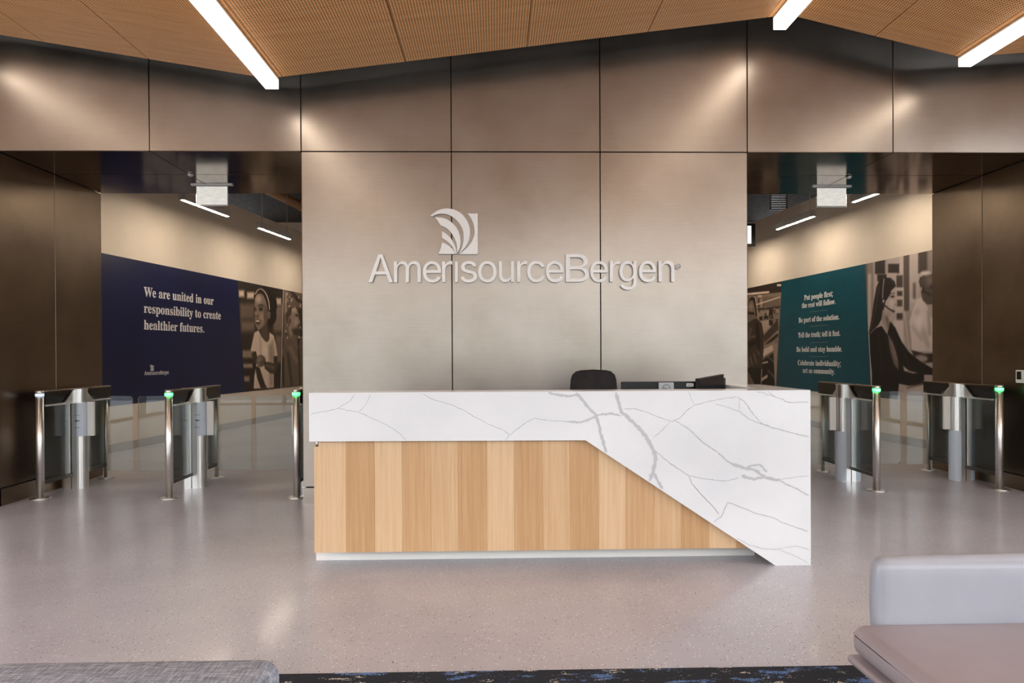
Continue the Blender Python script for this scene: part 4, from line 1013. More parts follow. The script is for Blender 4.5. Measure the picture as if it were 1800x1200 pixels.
EMBLEM = {
'crescent' : [(-0.561, 2.511), (-0.542, 2.528), (-0.521, 2.542), (-0.496, 2.558), (-0.471, 2.567), (-0.442, 2.573), (-0.413, 2.575), (-0.384, 2.572), (-0.355, 2.565), (-0.326, 2.553), (-0.301, 2.538), (-0.278, 2.519), (-0.26, 2.496), (-0.243, 2.472), (-0.231, 2.446), (-0.222, 2.421), (-0.217, 2.397), (-0.215, 2.363), (-0.219, 2.322), (-0.226, 2.295), (-0.236, 2.272), (-0.261, 2.23), (-0.29, 2.201), (-0.32, 2.178), (-0.305, 2.197), (-0.294, 2.218), (-0.284, 2.242), (-0.278, 2.268), (-0.273, 2.295), (-0.271, 2.322), (-0.273, 2.363), (-0.278, 2.385), (-0.285, 2.405), (-0.306, 2.442), (-0.339, 2.48), (-0.376, 2.507), (-0.399, 2.518), (-0.422, 2.526), (-0.445, 2.529), (-0.467, 2.53), (-0.49, 2.527), (-0.513, 2.521), (-0.546, 2.504)] ,
'blade1' : [(-0.521, 2.496), (-0.501, 2.497), (-0.48, 2.496), (-0.459, 2.494), (-0.439, 2.488), (-0.417, 2.48), (-0.397, 2.469), (-0.38, 2.457), (-0.364, 2.442), (-0.348, 2.427), (-0.335, 2.409), (-0.324, 2.391), (-0.314, 2.372), (-0.308, 2.351), (-0.302, 2.33), (-0.298, 2.288), (-0.3, 2.268), (-0.303, 2.247), (-0.308, 2.228), (-0.315, 2.209), (-0.33, 2.178), (-0.328, 2.201), (-0.329, 2.222), (-0.33, 2.245), (-0.334, 2.268), (-0.34, 2.288), (-0.348, 2.309), (-0.361, 2.334), (-0.377, 2.359), (-0.402, 2.386), (-0.417, 2.4), (-0.435, 2.411), (-0.453, 2.42), (-0.472, 2.427), (-0.479, 2.44), (-0.489, 2.453), (-0.496, 2.466), (-0.505, 2.48)] ,
'blade2' : [(-0.462, 2.374), (-0.445, 2.368), (-0.431, 2.359), (-0.414, 2.346), (-0.398, 2.33), (-0.382, 2.312), (-0.369, 2.293), (-0.359, 2.274), (-0.35, 2.255), (-0.343, 2.236), (-0.338, 2.218), (-0.335, 2.178), (-0.342, 2.18), (-0.351, 2.201), (-0.361, 2.222), (-0.382, 2.255), (-0.396, 2.271), (-0.41, 2.284), (-0.425, 2.296), (-0.439, 2.305), (-0.458, 2.316), (-0.46, 2.345)] ,
'corner' : [(-0.46, 2.278), (-0.445, 2.273), (-0.431, 2.266), (-0.414, 2.257), (-0.398, 2.247), (-0.385, 2.237), (-0.373, 2.226), (-0.357, 2.203), (-0.342, 2.178), (-0.494, 2.178), (-0.485, 2.196), (-0.477, 2.214), (-0.471, 2.23), (-0.467, 2.247)] ,
'block' : [(-0.237, 2.53), (-0.147, 2.53), (-0.149, 2.176), (-0.315, 2.176), (-0.294, 2.189), (-0.274, 2.205), (-0.252, 2.223), (-0.232, 2.243), (-0.214, 2.265), (-0.198, 2.288), (-0.188, 2.313), (-0.179, 2.338), (-0.176, 2.359), (-0.175, 2.38), (-0.177, 2.403), (-0.181, 2.426), (-0.188, 2.449), (-0.198, 2.471), (-0.207, 2.491), (-0.218, 2.509)] ,
}
for k, pts in EMBLEM.items():
    me = fill_curves([pts], DEPTH)
    for v in me.vertices: v.co = (v.co.x, -v.co.z, v.co.y)
    link('emblem_' + {'crescent': 'crescent', 'blade1': 'feather', 'blade2': 'feather', 'corner': 'corner', 'block': 'block'}[k], me, 'letter_white', sign, (0, -STAND - DEPTH / 2, 0))
ring = [(1.617 + 0.027 * math.cos(2 * PI * i / 28), 2.068 + 0.029 * math.sin(2 * PI * i / 28)) for i in range(28)]
ring2 = [(1.617 + 0.0215 * math.cos(2 * PI * i / 28), 2.068 + 0.0235 * math.sin(2 * PI * i / 28)) for i in range(28)]
me = fill_curves([ring, ring2], 0.014)
for v in me.vertices: v.co = (v.co.x, -v.co.z, v.co.y)
rg = link('registered_mark', me, 'letter_white', sign, (0, -STAND, 0))
link('mark_letter', letter_mesh('R', 1.606, 1.629, 2.054, 0.029, 0.014), 'letter_white', rg)

# ================================================================== RECEPTION DESK
desk = empty('reception_desk', (0, 0, 0), 0, 'long reception desk of white veined marble over pale wood veneer', 'desk')
OUT = [(-1.122, 1.072), (1.925, 1.072), (1.925, 0.0), (1.706, 0.0), (0.545, 0.775), (-1.122, 0.780)]
marble = MB().prism(OUT, DK, DK + 0.035)
marble = marble.build('marble_front', 'marble_white', desk)
MB().box((-1.122, DK + 0.035, 1.035), (1.925, DK + 0.21, 1.072), 0.002).build('counter_ledge', 'marble_white', desk)
MB().box((1.668, DK + 0.21, 1.035), (1.925, 5.09, 1.072), 0.002).build('return_top', 'marble_white', desk)
MB().box((1.89, DK + 0.035, 0.0), (1.925, 5.09, 1.035), 0.002).build('return_panel', 'marble_white', desk)
MB().box((1.668, DK + 0.21, 0.10), (1.69, 5.09, 1.035)).build('return_lining', 'desk_grey', desk)
MB().box((-1.105, 4.46, 0.72), (1.668, 5.10, 0.75), 0.004).build('worktop', 'desk_grey', desk)
MB().box((-1.105, 4.44, 0.75), (1.668, 4.46, 1.035)).build('inner_lining', 'desk_grey', desk)
MB().box((-1.14, 4.49, 0.0), (1.66, 5.02, 0.10), 0.002).build('plinth', 'white_paint', desk)
MB().box((-1.105, 4.32, 0.10), (-1.085, 5.05, 0.744)).build('side_panel', 'veneer_2', desk)
MB().box((-1.085, 4.325, 0.10), (1.69, 4.40, 0.12)).build('bottom_rail', 'veneer_2', desk)
MB().cyl((-1.088, 4.335), 0.010, 0.744, 0.782, 12).build('support_peg', 'stainless', desk)
def diag(x):                                # lower edge of the marble above x
    return 0.782 if x <= 0.545 else 0.775 - (x - 0.545) * 0.775 / 1.161
strip_w = 0.1707
x = -1.103
edges = [-1.103, -0.913]
while edges[-1] < 1.60:
    edges.append(round(edges[-1] + strip_w * (0.97 if len(edges) % 2 else 1.03), 4))
pattern = [0, 1, 0, 3, 2, 1, 0, 1, 2, 1, 0, 3, 2, 1, 0, 1, 2, 3, 0, 1]
for i, (a, b) in enumerate(zip(edges, edges[1:])):
    b = min(b, 1.56)
    top_a = 0.744 if i == 0 else diag(a)
    za, zb = diag(a) + 0.012, diag(b) + 0.012
    pts = [(a + 0.0004, 0.10), (b - 0.0004, 0.10), (b - 0.0004, max(zb, 0.105))]
    if a < 0.545 < b: pts.append((0.545, 0.787))
    pts.append((a + 0.0004, max(za, 0.105)))
    if i == 0:
        pts = [(a, 0.10), (b, 0.10), (b, 0.79), (-1.075, 0.79), (-1.075, 0.744), (a, 0.744)]
    MB().prism(pts, DK + 0.036, DK + 0.056).build('veneer_strip', 'veneer_%d' % pattern[i % len(pattern)], desk)

# veining in the marble: thin inlaid ribbons, flush with the face
def cr(x, y):
    # crop position on the slab -> metres on the slab face
    return (-1.122 + (x - 82) / (1752 - 82) * 3.047, 1.072 - (y - 167) / (745 - 167) * 1.072)
VEINS = [  # (width px, material, points)
 (1.6, 0, [(85,240),(100,232),(130,228),(175,218),(215,195),(235,170)]),
 (1.4, 0, [(175,218),(245,230),(300,255),(350,280),(385,305),(400,325)]),
 (1.4, 0, [(245,230),(265,210),(285,172)]),
 (1.6, 0, [(455,172),(490,190),(540,205),(590,225),(630,250),(680,275),(720,290),(742,308),(725,328)]),
 (1.6, 0, [(742,308),(780,280),(825,253),(860,260),(905,264),(940,266)]),
 (7, 1, [(930,265),(975,268),(1010,258),(1035,245),(1080,240),(1115,248)]),
 (9, 1, [(872,170),(910,179),(945,182),(972,176)]),
 (11, 1, [(965,171),(990,200),(1010,225),(1030,245),(1040,275),(1050,320),(1066,368)]),
 (13, 1, [(1098,171),(1105,200),(1115,235),(1150,265),(1185,300),(1205,330),(1222,362),(1230,390),(1222,430),(1208,462)]),
 (9, 1, [(1224,435),(1238,465),(1254,488)]), (14, 1, [(1202,325),(1215,345),(1222,362)]),
 (1.8, 0, [(1125,225),(1160,225),(1205,237),(1245,255),(1285,268),(1310,258),(1335,232),(1360,215),(1400,205),(1450,195),(1505,188)]),
 (1.4, 0, [(1340,170),(1358,212)]), (1.6, 0, [(1222,320),(1250,298),(1280,268)]),
 (2.2, 0, [(1505,188),(1530,205),(1555,240),(1585,275),(1620,290),(1680,305),(1748,322)]),
 (1.5, 0, [(1430,210),(1470,222),(1510,235),(1545,262),(1585,278),(1615,285)]), (1.3, 0, [(1510,190),(1512,232)]),
 (1.8, 0, [(1290,262),(1330,285),(1352,302),(1385,335),(1442,372)]),
 (5, 1, [(1440,370),(1462,392),(1484,408)]), (10, 1, [(1480,405),(1520,420),(1560,428),(1600,455),(1650,465)]), (5, 1, [(1648,466),(1700,490),(1746,515)]),
 (7, 1, [(1530,424),(1555,414),(1580,411),(1605,437)]), (11, 1, [(1518,448),(1560,460),(1598,451)]),
 (1.6, 0, [(1225,360),(1260,390),(1300,420),(1340,445),(1400,458),(1460,465),(1510,455)]),
 (1.8, 0, [(1340,445),(1350,470),(1385,510),(1420,545),(1442,573)]),
 (1.7, 0, [(1422,600),(1450,582),(1472,535),(1500,545),(1560,570),(1620,585),(1660,605),(1742,633)]),
 (3.0, 1, [(1570,170),(1620,184),(1640,192),(1680,207),(1747,206)]), (1.5, 0, [(1610,172),(1635,190)]),
 (1.3, 0, [(1500,652),(1540,675),(1600,690),(1640,690),(1690,710),(1742,737)]), (1.3, 0, [(1640,690),(1700,680),(1747,694)]),
 (1.3, 0, [(1640,462),(1690,455),(1748,448)])]
rnd = random.Random(4)
for mi, nm in ((0, 'vein_fine'), (1, 'vein_broad')):
    mb = MB()
    for vi, (wd, k, pts) in enumerate(VEINS):
        lift = 0.0004 + 0.00004 * vi
        if k != mi: continue
        P = []
        for (xa, ya), (xb, yb) in zip(pts, pts[1:]):
            nseg = max(2, int(math.hypot(xb - xa, yb - ya) / 7))
            for s in range(nseg):
                t = s / nseg
                j = 1.3 if k == 0 else 1.8
                P.append((xa + (xb - xa) * t + rnd.uniform(-j, j) * (s > 0), ya + (yb - ya) * t + rnd.uniform(-j, j) * (s > 0)))
        P.append(pts[-1])
        prev = None
        for i, (px, py) in enumerate(P):
            a, b = P[max(i - 1, 0)], P[min(i + 1, len(P) - 1)]
            dx, dy = b[0] - a[0], b[1] - a[1]; l = math.hypot(dx, dy) or 1
            hw = wd / 2 * rnd.uniform(0.6, 1.25) * (0.35 if i in (0, len(P) - 1) else 1)
            q = []
            for sgn in (-1, 1):
                X, Z = cr(px - sgn * dy / l * hw, py + sgn * dx / l * hw)
                lowz = 0.779 if X <= 0.545 else 0.775 - (X - 0.545) * 0.775 / 1.161
                q.append(mb.bm.verts.new((max(-1.121, min(1.924, X)), DK - lift, max(lowz + 0.001, min(1.0715, Z)))))
            if prev: mb.bm.faces.new((prev[0], prev[1], q[1], q[0]))
            prev = q
    mb.build('veining', nm, marble)['kind'] = 'stuff'

# ================================================================== BEHIND THE DESK
ch = empty('office_chair', (0.748, 5.35, 0), 0, 'black office chair behind the reception desk', 'chair')
mb = MB()
prof = [(-0.178, 0.70), (-0.185, 0.95), (-0.172, 1.12), (-0.150, 1.158), (-0.112, 1.174), (0.0, 1.180), (0.112, 1.174), (0.150, 1.158), (0.172, 1.12), (0.185, 0.95), (0.178, 0.70), (0.15, 0.66), (-0.15, 0.66)]
mb.prism(prof, 0.0, 0.05)
bmesh.ops.bevel(mb.bm, geom=list(mb.bm.edges), offset=0.012, segments=2, affect='EDGES')
for f in mb.bm.faces: f.smooth = True
mb.build('backrest', 'chair_fabric', ch)
cushion((-0.24, -0.46, 0.44), (0.24, 0.02, 0.52), 0.035, 0.01).build('seat', 'chair_fabric', ch)
MB().box((-0.03, 0.03, 0.42), (0.03, 0.07, 0.75)).box((-0.03, -0.2, 0.41), (0.03, 0.07, 0.44)).build('back_support', 'black_plastic', ch)
MB().cyl((0, -0.21), 0.028, 0.10, 0.43).build('gas_column', 'dark_metal', ch)
for i in range(5):
    t = 2 * PI * i / 5 + 0.3
    lg = MB().tube([(0, -0.21, 0.11), (0.28 * math.cos(t), -0.21 + 0.28 * math.sin(t), 0.075)], 0.02).build('leg', 'black_plastic', ch)
    MB().cyl((-0.21 + 0.28 * math.sin(t), 0.03), 0.03, 0.28 * math.cos(t) - 0.018, 0.28 * math.cos(t) + 0.018, 14, axis='x').build('caster', 'black_plastic', lg)

m1 = empty('monitor', (1.165, 4.98, 0.75), 0.0, 'black monitor seen from behind with silver stand spine and round logo', 'monitor', 'monitors on the desk')
MB().box((-0.273, 0.0, 0.03), (0.273, 0.03, 0.351), 0.005, 2).build('screen_back', 'black_plastic', m1)
MB().box((-0.265, 0.03, 0.04), (0.265, 0.032, 0.343)).build('screen', 'black_gloss', m1)
sp = MB().box((-0.012, -0.022, 0.0), (0.095, 0.0, 0.345), 0.004, 2).build('stand_spine', 'silver_plastic', m1)
MB().box((-0.08, -0.08, 0.0), (0.16, 0.09, 0.012), 0.003).build('stand_foot', 'silver_plastic', m1)
oc = [(0.0415 + 0.028 * math.cos(2 * PI * i / 28), 0.303 + 0.028 * math.sin(2 * PI * i / 28)) for i in range(28)]
ic = [(0.0415 + 0.0245 * math.cos(2 * PI * i / 28), 0.303 + 0.0245 * math.sin(2 * PI * i / 28)) for i in range(28)]
me = fill_curves([oc, ic], 0.002)
for v in me.vertices: v.co = (v.co.x, -v.co.z, v.co.y)
lg = link('logo_ring', me, 'ink_dark', sp, (0, -0.022, 0))
px = 0.0225
for chh, w_ in (('D', 0.0095), ('E', 0.0085), ('L', 0.007), ('L', 0.007)):
    me = letter_mesh(chh, px, px + w_, 0.2975, 0.011, 0.002)
    link('logo_letter', me, 'ink_dark', lg)
    px += w_ + 0.0016
st = MB().box((0.19, -0.0012, 0.314), (0.24, 0.0, 0.337)).build('sticker', 'white_plastic', m1)
mb = MB()
for i in range(5):
    mb.box((0.197 + i * 0.0065, -0.0016, 0.321), (0.201 + i * 0.0065, -0.0012, 0.330 - 0.002 * (i % 2)))
mb.build('sticker_print', 'ink_dark', st)['kind'] = 'stuff'

m2 = empty('monitor', (1.418, 4.90, 0.75), math.atan2(0.15, 0.227), 'black monitor turned aslant beside the return counter', 'monitor', 'monitors on the desk')
MB().prism([(0.0, 0.05), (0.272, 0.05), (0.272, 0.399), (0.0, 0.373)], 0.0, 0.028).build('screen_back', 'black_plastic', m2)
MB().prism([(0.004, 0.056), (0.262, 0.056), (0.262, 0.392), (0.004, 0.367)], -0.002, 0.0).build('glossy_face', 'black_gloss', m2)
MB().box((0.278, 0.006, 0.06), (0.302, 0.03, 0.372), 0.003).build('side_edge', 'black_plastic', m2)  # edge of a second panel behind the screen
MB().box((0.11, 0.028, 0.0), (0.17, 0.05, 0.30), 0.004).build('stand_spine', 'silver_plastic', m2)
MB().box((0.04, -0.06, 0.0), (0.24, 0.11, 0.012), 0.003).build('stand_foot', 'silver_plastic', m2)

# ================================================================== TURNSTILES
def bar(mb, a, b, w, h):
    (x0, y0, z0), (x1, y1, z1) = a, b
    return mb.box((x0 - w / 2, y0, z0 - h / 2), (x1 + w / 2, y1, z1 + h / 2))
FY, RY = -0.54, 0.55
def turnstile(x, y, label, lit=True, wings=(1, 1), film=False, side=1):
    t = empty('turnstile', (x, y, 0), 0, label, 'turnstile', 'glass wing turnstiles in the portals')
    fp = MB().cyl((0, FY), 0.033, 0.010, 0.936).build('front_post', 'stainless', t)
    MB().cyl((0, FY), 0.034, 0.960, 0.988).build('post_cap', 'stainless', fp)
    MB().cyl((0, FY), 0.036, 0.936, 0.960).build('light_ring', 'ring_green' if lit else 'ring_idle', fp)
    MB().cyl((0, FY), 0.088, 0.0, 0.006, 28).cyl((0, FY), 0.088, 0.006, 0.012, 28, 0.075).build('base_flange', 'stainless', fp)
    rp = MB().cyl((0, RY), 0.021, 0.010, 0.85).build('rear_post', 'stainless', t)
    MB().cyl((0, RY), 0.078, 0.0, 0.006, 28).cyl((0, RY), 0.078, 0.006, 0.012, 28, 0.066).build('base_flange', 'stainless', rp)
    # glossy head between the posts
    hd = MB().box((-0.028, FY + 0.036, 0.855), (0.028, RY + 0.05, 0.972), 0.002).build('head_housing', 'black_gloss', t)
    MB().box((-0.032, FY + 0.034, 0.972), (0.032, RY + 0.052, 0.986), 0.003).build('head_cover', 'brown_panel', hd)
    for s in (-1, 1):
        MB().box((s * 0.032 - 0.008, FY + 0.034, 0.840), (s * 0.032 + 0.008, RY + 0.03, 0.856), 0.002).build('head_rail', 'stainless', hd)
    # middle column: flat front with a slit, rounded flanks
    prof = []
    for i in range(13):
        a = -PI / 2 + PI * i / 12
        prof.append((0.055 + 0.068 * math.cos(a), 0.068 * math.sin(a)))
    half = [(0.004, -0.068)] + prof + [(0.004, 0.068)]
    col = empty('column', (0, 0, 0)); col.parent = t
    MB().box((-0.006, -0.055, 0.0), (0.006, 0.055, 0.85)).build('column_core', 'joint_black', col)
    for s in (-1, 1):
        mb = MB().prism([(s * a, b) for a, b in half], 0.0, 0.845, 'z')
        for f in mb.bm.faces: f.smooth = abs(f.normal.z) < 0.5 and False
        mb.build('column_shell', 'stainless', col)
        if film:
            mb = MB().prism([(s * (0.05 + 0.0755 * math.cos(-PI / 2 + PI * i / 12)), 0.0705 * math.sin(-PI / 2 + PI * i / 12)) for i in range(13)], 0.004, 0.505, 'z')
            mb.build('protective_film', 'film_blue', col)
    cap = [(s_ * a, b) for s_, seq in ((1, half[1:-1]), (-1, half[1:-1][::-1])) for a, b in seq]
    MB().prism([(a * 0.92, b * 1.1) for a, b in cap], 0.845, 0.972, 'z').prism([(a * 0.96, b * 1.16) for a, b in cap], 0.972, 0.980, 'z').build('collar', 'stainless', col)
    for s in (-1, 1):
        MB().prism([(s * 0.07, 0.972), (s * 0.10, 0.972), (s * 0.23, 0.862), (s * 0.23, 0.845), (s * 0.07, 0.845)], -0.045, 0.045, 'x').build('gusset', 'stainless', col)
    # readers left and right of the column
    for s in (-1, 1):
        pl = MB().box((min(s * 0.128, s * 0.192), -0.02, 0.515), (max(s * 0.128, s * 0.192), 0.012, 0.85 if s == side else 0.81), 0.004, 2).build('reader_plate', 'reader_plate', t)
    if not film:
        sl = MB().prism([(side * (0.056 + 0.0695 * math.cos(-PI / 2 + PI * i / 12)), 0.0695 * math.sin(-PI / 2 + PI * i / 12)) for i in range(13)], 0.515, 0.842, 'z').build('direction_sleeve', 'film_blue', t)
        mb = MB()
        for z in (0.60, 0.72):
            mb.box((0.03 * side if side > 0 else -0.085, -0.0712, z), (0.085 if side > 0 else -0.03, -0.0695, z + 0.003))
        if side > 0:
            mb.prism([(0.040, 0.668), (0.058, 0.682), (0.054, 0.672), (0.085, 0.671), (0.085, 0.665), (0.054, 0.664), (0.058, 0.654)], -0.0712, -0.0695)
        mb.build('arrow_print', 'ink_dark', sl)['kind'] = 'stuff'
    # rails and infill glass
    for a, b in ((FY + 0.03, -0.068), (0.068, RY - 0.018)):
        MB().box((-0.016, a, 0.125), (0.016, b, 0.157), 0.003).build('lower_rail', 'dark_metal', t)  # polished steel rail, its dark reflections put into the colour
        MB().box((-0.004, a + 0.01, 0.160), (0.004, b - 0.012, 0.845)).build('infill_glass', 'clear_glass', t)
    for s, w_ in zip((-1, 1), wings):
        if w_:
            a, b = sorted((s * 0.125, s * 0.555))
            MB().prism([(a, 0.162), (b - 0.02 if s > 0 else b, 0.162), (b, 0.182 if s > 0 else 0.162), (b, 0.884 if s > 0 else 0.904), (b - 0.02 if s > 0 else b, 0.904), (a + 0.02 if s < 0 else a, 0.904), (a, 0.884 if s < 0 else 0.904), (a, 0.182 if s < 0 else 0.162), (a + 0.0201 if s < 0 else a + 0.0001, 0.162)][:8], 0.014, 0.024).build('glass_wing', 'clear_glass', t)
    return t
PY = 7.085
turnstile(-4.16, PY, 'turnstile against the left portal wall, its post ring unlit', lit=False, wings=(0, 1))
turnstile(-2.98, PY - 0.03, 'turnstile with arrow print in the middle of the left portal', wings=(1, 1))
turnstile(-1.82, PY - 0.05, 'turnstile half hidden by the metal wall left of the desk', wings=(1, 0))
turnstile(3.58, PY + 0.01, 'turnstile with blue film on its column, right beside the desk', wings=(1, 1), film=True, side=-1)
turnstile(4.755, PY + 0.01, 'turnstile with blue film against the right portal wall', wings=(1, 0), film=True, side=-1)

# ================================================================== EXIT SIGNS, DETECTORS, THERMOSTAT
def exit_sign(x0, x1, y, label):
    t = empty('exit_sign', ((x0 + x1) / 2, y, ZS), 0, label, 'exit sign', 'clear exit signs under the portal soffits')
    h = (x1 - x0) / 2
    MB().box((-h - 0.05, -0.022, -0.012), (h + 0.05, 0.022, 0.0), 0.003).build('mounting_bar', 'stainless', t)
    pl = MB().box((-h, -0.006, -0.218), (h, 0.006, -0.012), 0.002).build('clear_plate', 'acrylic', t)
    MB().box((-h, -0.007, -0.222), (h, 0.007, -0.216)).build('edge_strip', 'white_plastic', pl)
    MB().box((-h + 0.006, -0.0075, -0.21), (h - 0.006, -0.0065, -0.02)).build('frosted_face', 'frosted', pl)
n = NT('frosted')
n.set(Base_Color=sr(214, 212, 204), Roughness=0.35)
n.b.inputs['Alpha'].default_value = 0.85
n.set(Emission_Color=(1.0, 0.98, 0.92, 1), Emission_Strength=0.32)   # edge-lit plate
v = n.coords((6, 6, 30)); n.color(n.ramp(n.noise(v, 2.0, 4, 0.7), [(0.3, sr(188, 184, 174)), (0.7, sr(232, 230, 224))]))
MAT['frosted'] = n.m
exit_sign(-3.102, -2.772, 7.43, 'clear plate exit sign hanging under the left soffit')
exit_sign(3.438, 3.764, 7.48, 'clear plate exit sign hanging under the right soffit')
for x, y, lb in ((-2.981, 7.0, 'small round ceiling detector on the left soffit seam'), (3.575, 7.055, 'small round ceiling detector on the right soffit seam')):
    o = MB().cyl((0, 0), 0.032, -0.012, 0.0, 24).cyl((0, 0), 0.022, -0.022, -0.012, 24).build('ceiling_detector', 'stainless', None, (x, y, ZS))
    tag(o, lb, 'detector', 'detectors on the soffits')
th = empty('thermostat', (XR, 6.47, 1.07), 0, 'white wall thermostat with dark screen on the right portal wall', 'thermostat')
MB().box((-0.022, -0.062, -0.06), (0.0, 0.062, 0.06), 0.004, 2).build('casing', 'white_plastic', th)
MB().box((-0.0235, -0.01, -0.028), (-0.022, 0.045, 0.046)).build('screen', 'black_gloss', th)

# ================================================================== WALL MURALS
def raster(bounds, shapes, x_lo, x_hi, z0, z1, nx, nz):
    X, Z = np.meshgrid(np.linspace(x_lo, x_hi, nx), np.linspace(z0, z1, nz))
    img = np.full(X.shape, float(bounds[2]))
    dx = (x_hi - x_lo) / (nx - 1)
    for lv, soft, txt in shapes:
        P = np.array([[float(c) for c in t.split(',')] for t in txt.split(' ')])
        inside = np.zeros(X.shape, bool)
        dist = np.full(X.shape, 1e9)
        for (xa, za), (xb, zb) in zip(P, np.roll(P, -1, axis=0)):
            cond = ((za > Z) != (zb > Z))
            if zb != za:
                inside ^= cond & (X < (xb - xa) * (Z - za) / (zb - za) + xa)
            ex, ez = xb - xa, zb - za
            l2 = ex * ex + ez * ez or 1e-9
            t = np.clip(((X - xa) * ex + (Z - za) * ez) / l2, 0, 1)
            dist = np.minimum(dist, np.hypot(X - xa - t * ex, Z - za - t * ez))
        sd = np.where(inside, dist, -dist)
        wd = max(dx * 0.7, soft * 0.16)
        k = np.clip(sd / (2 * wd) + 0.5, 0, 1)
        k = k * k * (3 - 2 * k)
        img = img * (1 - k) + lv * k
    return X, Z, img

def photo_print(name, key, parent, xa_top, xa_bot, xb_top, xb_bot, z0, z1, tone, nx, nz, label):
    bounds, shapes = PICS[key]
    lo, hi = min(xa_top, xa_bot), max(xb_top, xb_bot)
    X, Z, img = raster(bounds, shapes, lo, hi, z0, z1, nx, nz)
    # the sheet itself has slanted sides: squeeze the grid between them and sample there
    f = (Z - z0) / (z1 - z0)
    left = xa_bot + (xa_top - xa_bot) * f
    right = xb_bot + (xb_top - xb_bot) * f
    u = (X - lo) / (hi - lo)
    PX = left + (right - left) * u
    col = (PX - lo) / (hi - lo) * (nx - 1)
    i0 = np.clip(np.floor(col).astype(int), 0, nx - 2); fr = col - i0
    rows = np.arange(nz)[:, None]
    lv = img[rows, i0] * (1 - fr) + img[rows, i0 + 1] * fr
    verts = [(float(px), 0.0, float(pz)) for px, pz in zip(PX.ravel(), Z.ravel())]
    faces = [(r * nx + c, r * nx + c + 1, (r + 1) * nx + c + 1, (r + 1) * nx + c) for r in range(nz - 1) for c in range(nx - 1)]
    me = bpy.data.meshes.new(name)
    me.from_pydata(verts, [], faces)
    at = me.color_attributes.new('ink', 'FLOAT_COLOR', 'POINT')
    l = np.clip((lv.ravel() / 255.0) ** 2.2 * 1.2, 0, 1)
    rgba = np.ones((l.size, 4))
    dark, lite = np.array(tone[0]), np.array(tone[1])
    rgba[:, :3] = dark + (lite - dark) * l[:, None] ** np.array([0.94, 1.02, 1.10])[None, :]
    at.data.foreach_set('color', rgba.ravel())
    o = link(name, me, 'print_photo', parent, (0, -0.006, 0))
    o['label'] = label
    MB().prism([(xa_bot, z0), (xb_bot, z0), (xb_top, z1), (xa_top, z1)], -0.0055, -0.0005).build('panel_board', 'joint_black', parent)
    return o

ZB, ZT = 0.628, 2.668
ml = empty('wall_mural', FARL[0], FARL[1], 'blue and sepia photo mural on the wall beyond the left portal', 'mural')
MB().prism([(1.0, ZB), (5.262, ZB), (5.018, ZT), (1.0, ZT)], -0.006, -0.0005).build('blue_panel', 'print_blue', ml)
SEPIA = ((0.006, 0.0042, 0.0036), (1.0, 0.80, 0.66))
MAUVE = ((0.007, 0.005, 0.005), (1.0, 0.87, 0.84))
photo_print('photo_print', 'girl', ml, 5.018, 5.262, 6.868, 6.722, ZB, ZT, SEPIA, 190, 210, 'sepia photograph of a smiling child in a white shirt')
photo_print('photo_print', 'man', ml, 6.882, 6.736, 9.0, 9.0, ZB, ZT, SEPIA, 190, 180, 'sepia photograph of a man in a work shirt looking away')
MB().prism([(6.722, ZB), (6.736, ZB), (6.882, ZT), (6.868, ZT)], -0.0075, -0.0005).build('divider_strip', 'print_white', ml)
for txt, x0, x1, base in (('We are united in our', 2.372, 4.215, 2.167), ('responsibility to create', 2.370, 4.442, 1.929), ('healthier futures.', 2.368, 3.922, 1.687)):
    link('mural_text', text_line(SERIF, txt, x0, x1, base, 0.150, 0.001, 0.0015), 'print_white', ml, (0, -0.0068, 0))['kind'] = 'stuff'
lg = link('mural_logo_text', text_line(SANS, 'AmerısourceBergen', 2.372, 2.946, 1.022, 0.058, 0.001, 0.0004), 'print_white', ml, (0, -0.0068, 0))
lg['kind'] = 'stuff'
mb = MB()
for k, pts in EMBLEM.items():
    me = fill_curves([[(2.488 + (x + 0.561) / 0.414 * 0.095, 1.083 + (z - 2.176) / 0.40 * 0.088) for x, z in pts]], 0.001)
    for v in me.vertices: v.co = (v.co.x, -v.co.z, v.co.y)
    mb.bm.from_mesh(me)
mb.build('mural_emblem', 'print_white', lg)['kind'] = 'stuff'

mr = empty('wall_mural', FARR[0], FARR[1], 'teal and sepia photo mural on the wall beyond the right portal', 'mural')
MB().prism([(-5.592, ZB), (-2.632, ZB), (-2.788, ZT), (-5.352, ZT)], -0.006, -0.0005).build('teal_panel', 'print_teal', mr)
photo_print('photo_print', 'factory', mr, -7.8, -7.8, -5.352, -5.592, ZB, ZT, SEPIA, 210, 180, 'sepia photograph of a worker beside machinery')
photo_print('photo_print', 'woman', mr, -2.788, -2.632, -0.5, -0.5, ZB, ZT, MAUVE, 230, 210, 'photograph of a woman wearing a headset at a desk')
for txt, x0, x1, base in (('Put people first;', -4.556, -3.655, 2.245), ('the rest will follow.', -4.632, -3.582, 2.109), ('Be part of the solution.', -4.747, -3.475, 1.850),
                          ('Tell the truth; tell it fast.', -4.762, -3.449, 1.580), ('Be bold and stay humble.', -4.823, -3.398, 1.322),
                          ('Celebrate individuality;', -4.780, -3.432, 1.080), ('act as community.', -4.610, -3.606, 0.946)):
    link('mural_text', text_line(SERIF, txt, x0, x1, base, 0.098, 0.001, 0.0016), 'print_white', mr, (0, -0.0068, 0))['kind'] = 'stuff'
for z in (2.021, 1.767, 1.480, 1.234):
    MB().box((-4.37, -0.0068, z), (-3.806, -0.006, z + 0.004)).build('text_rule', 'far_base', mr)

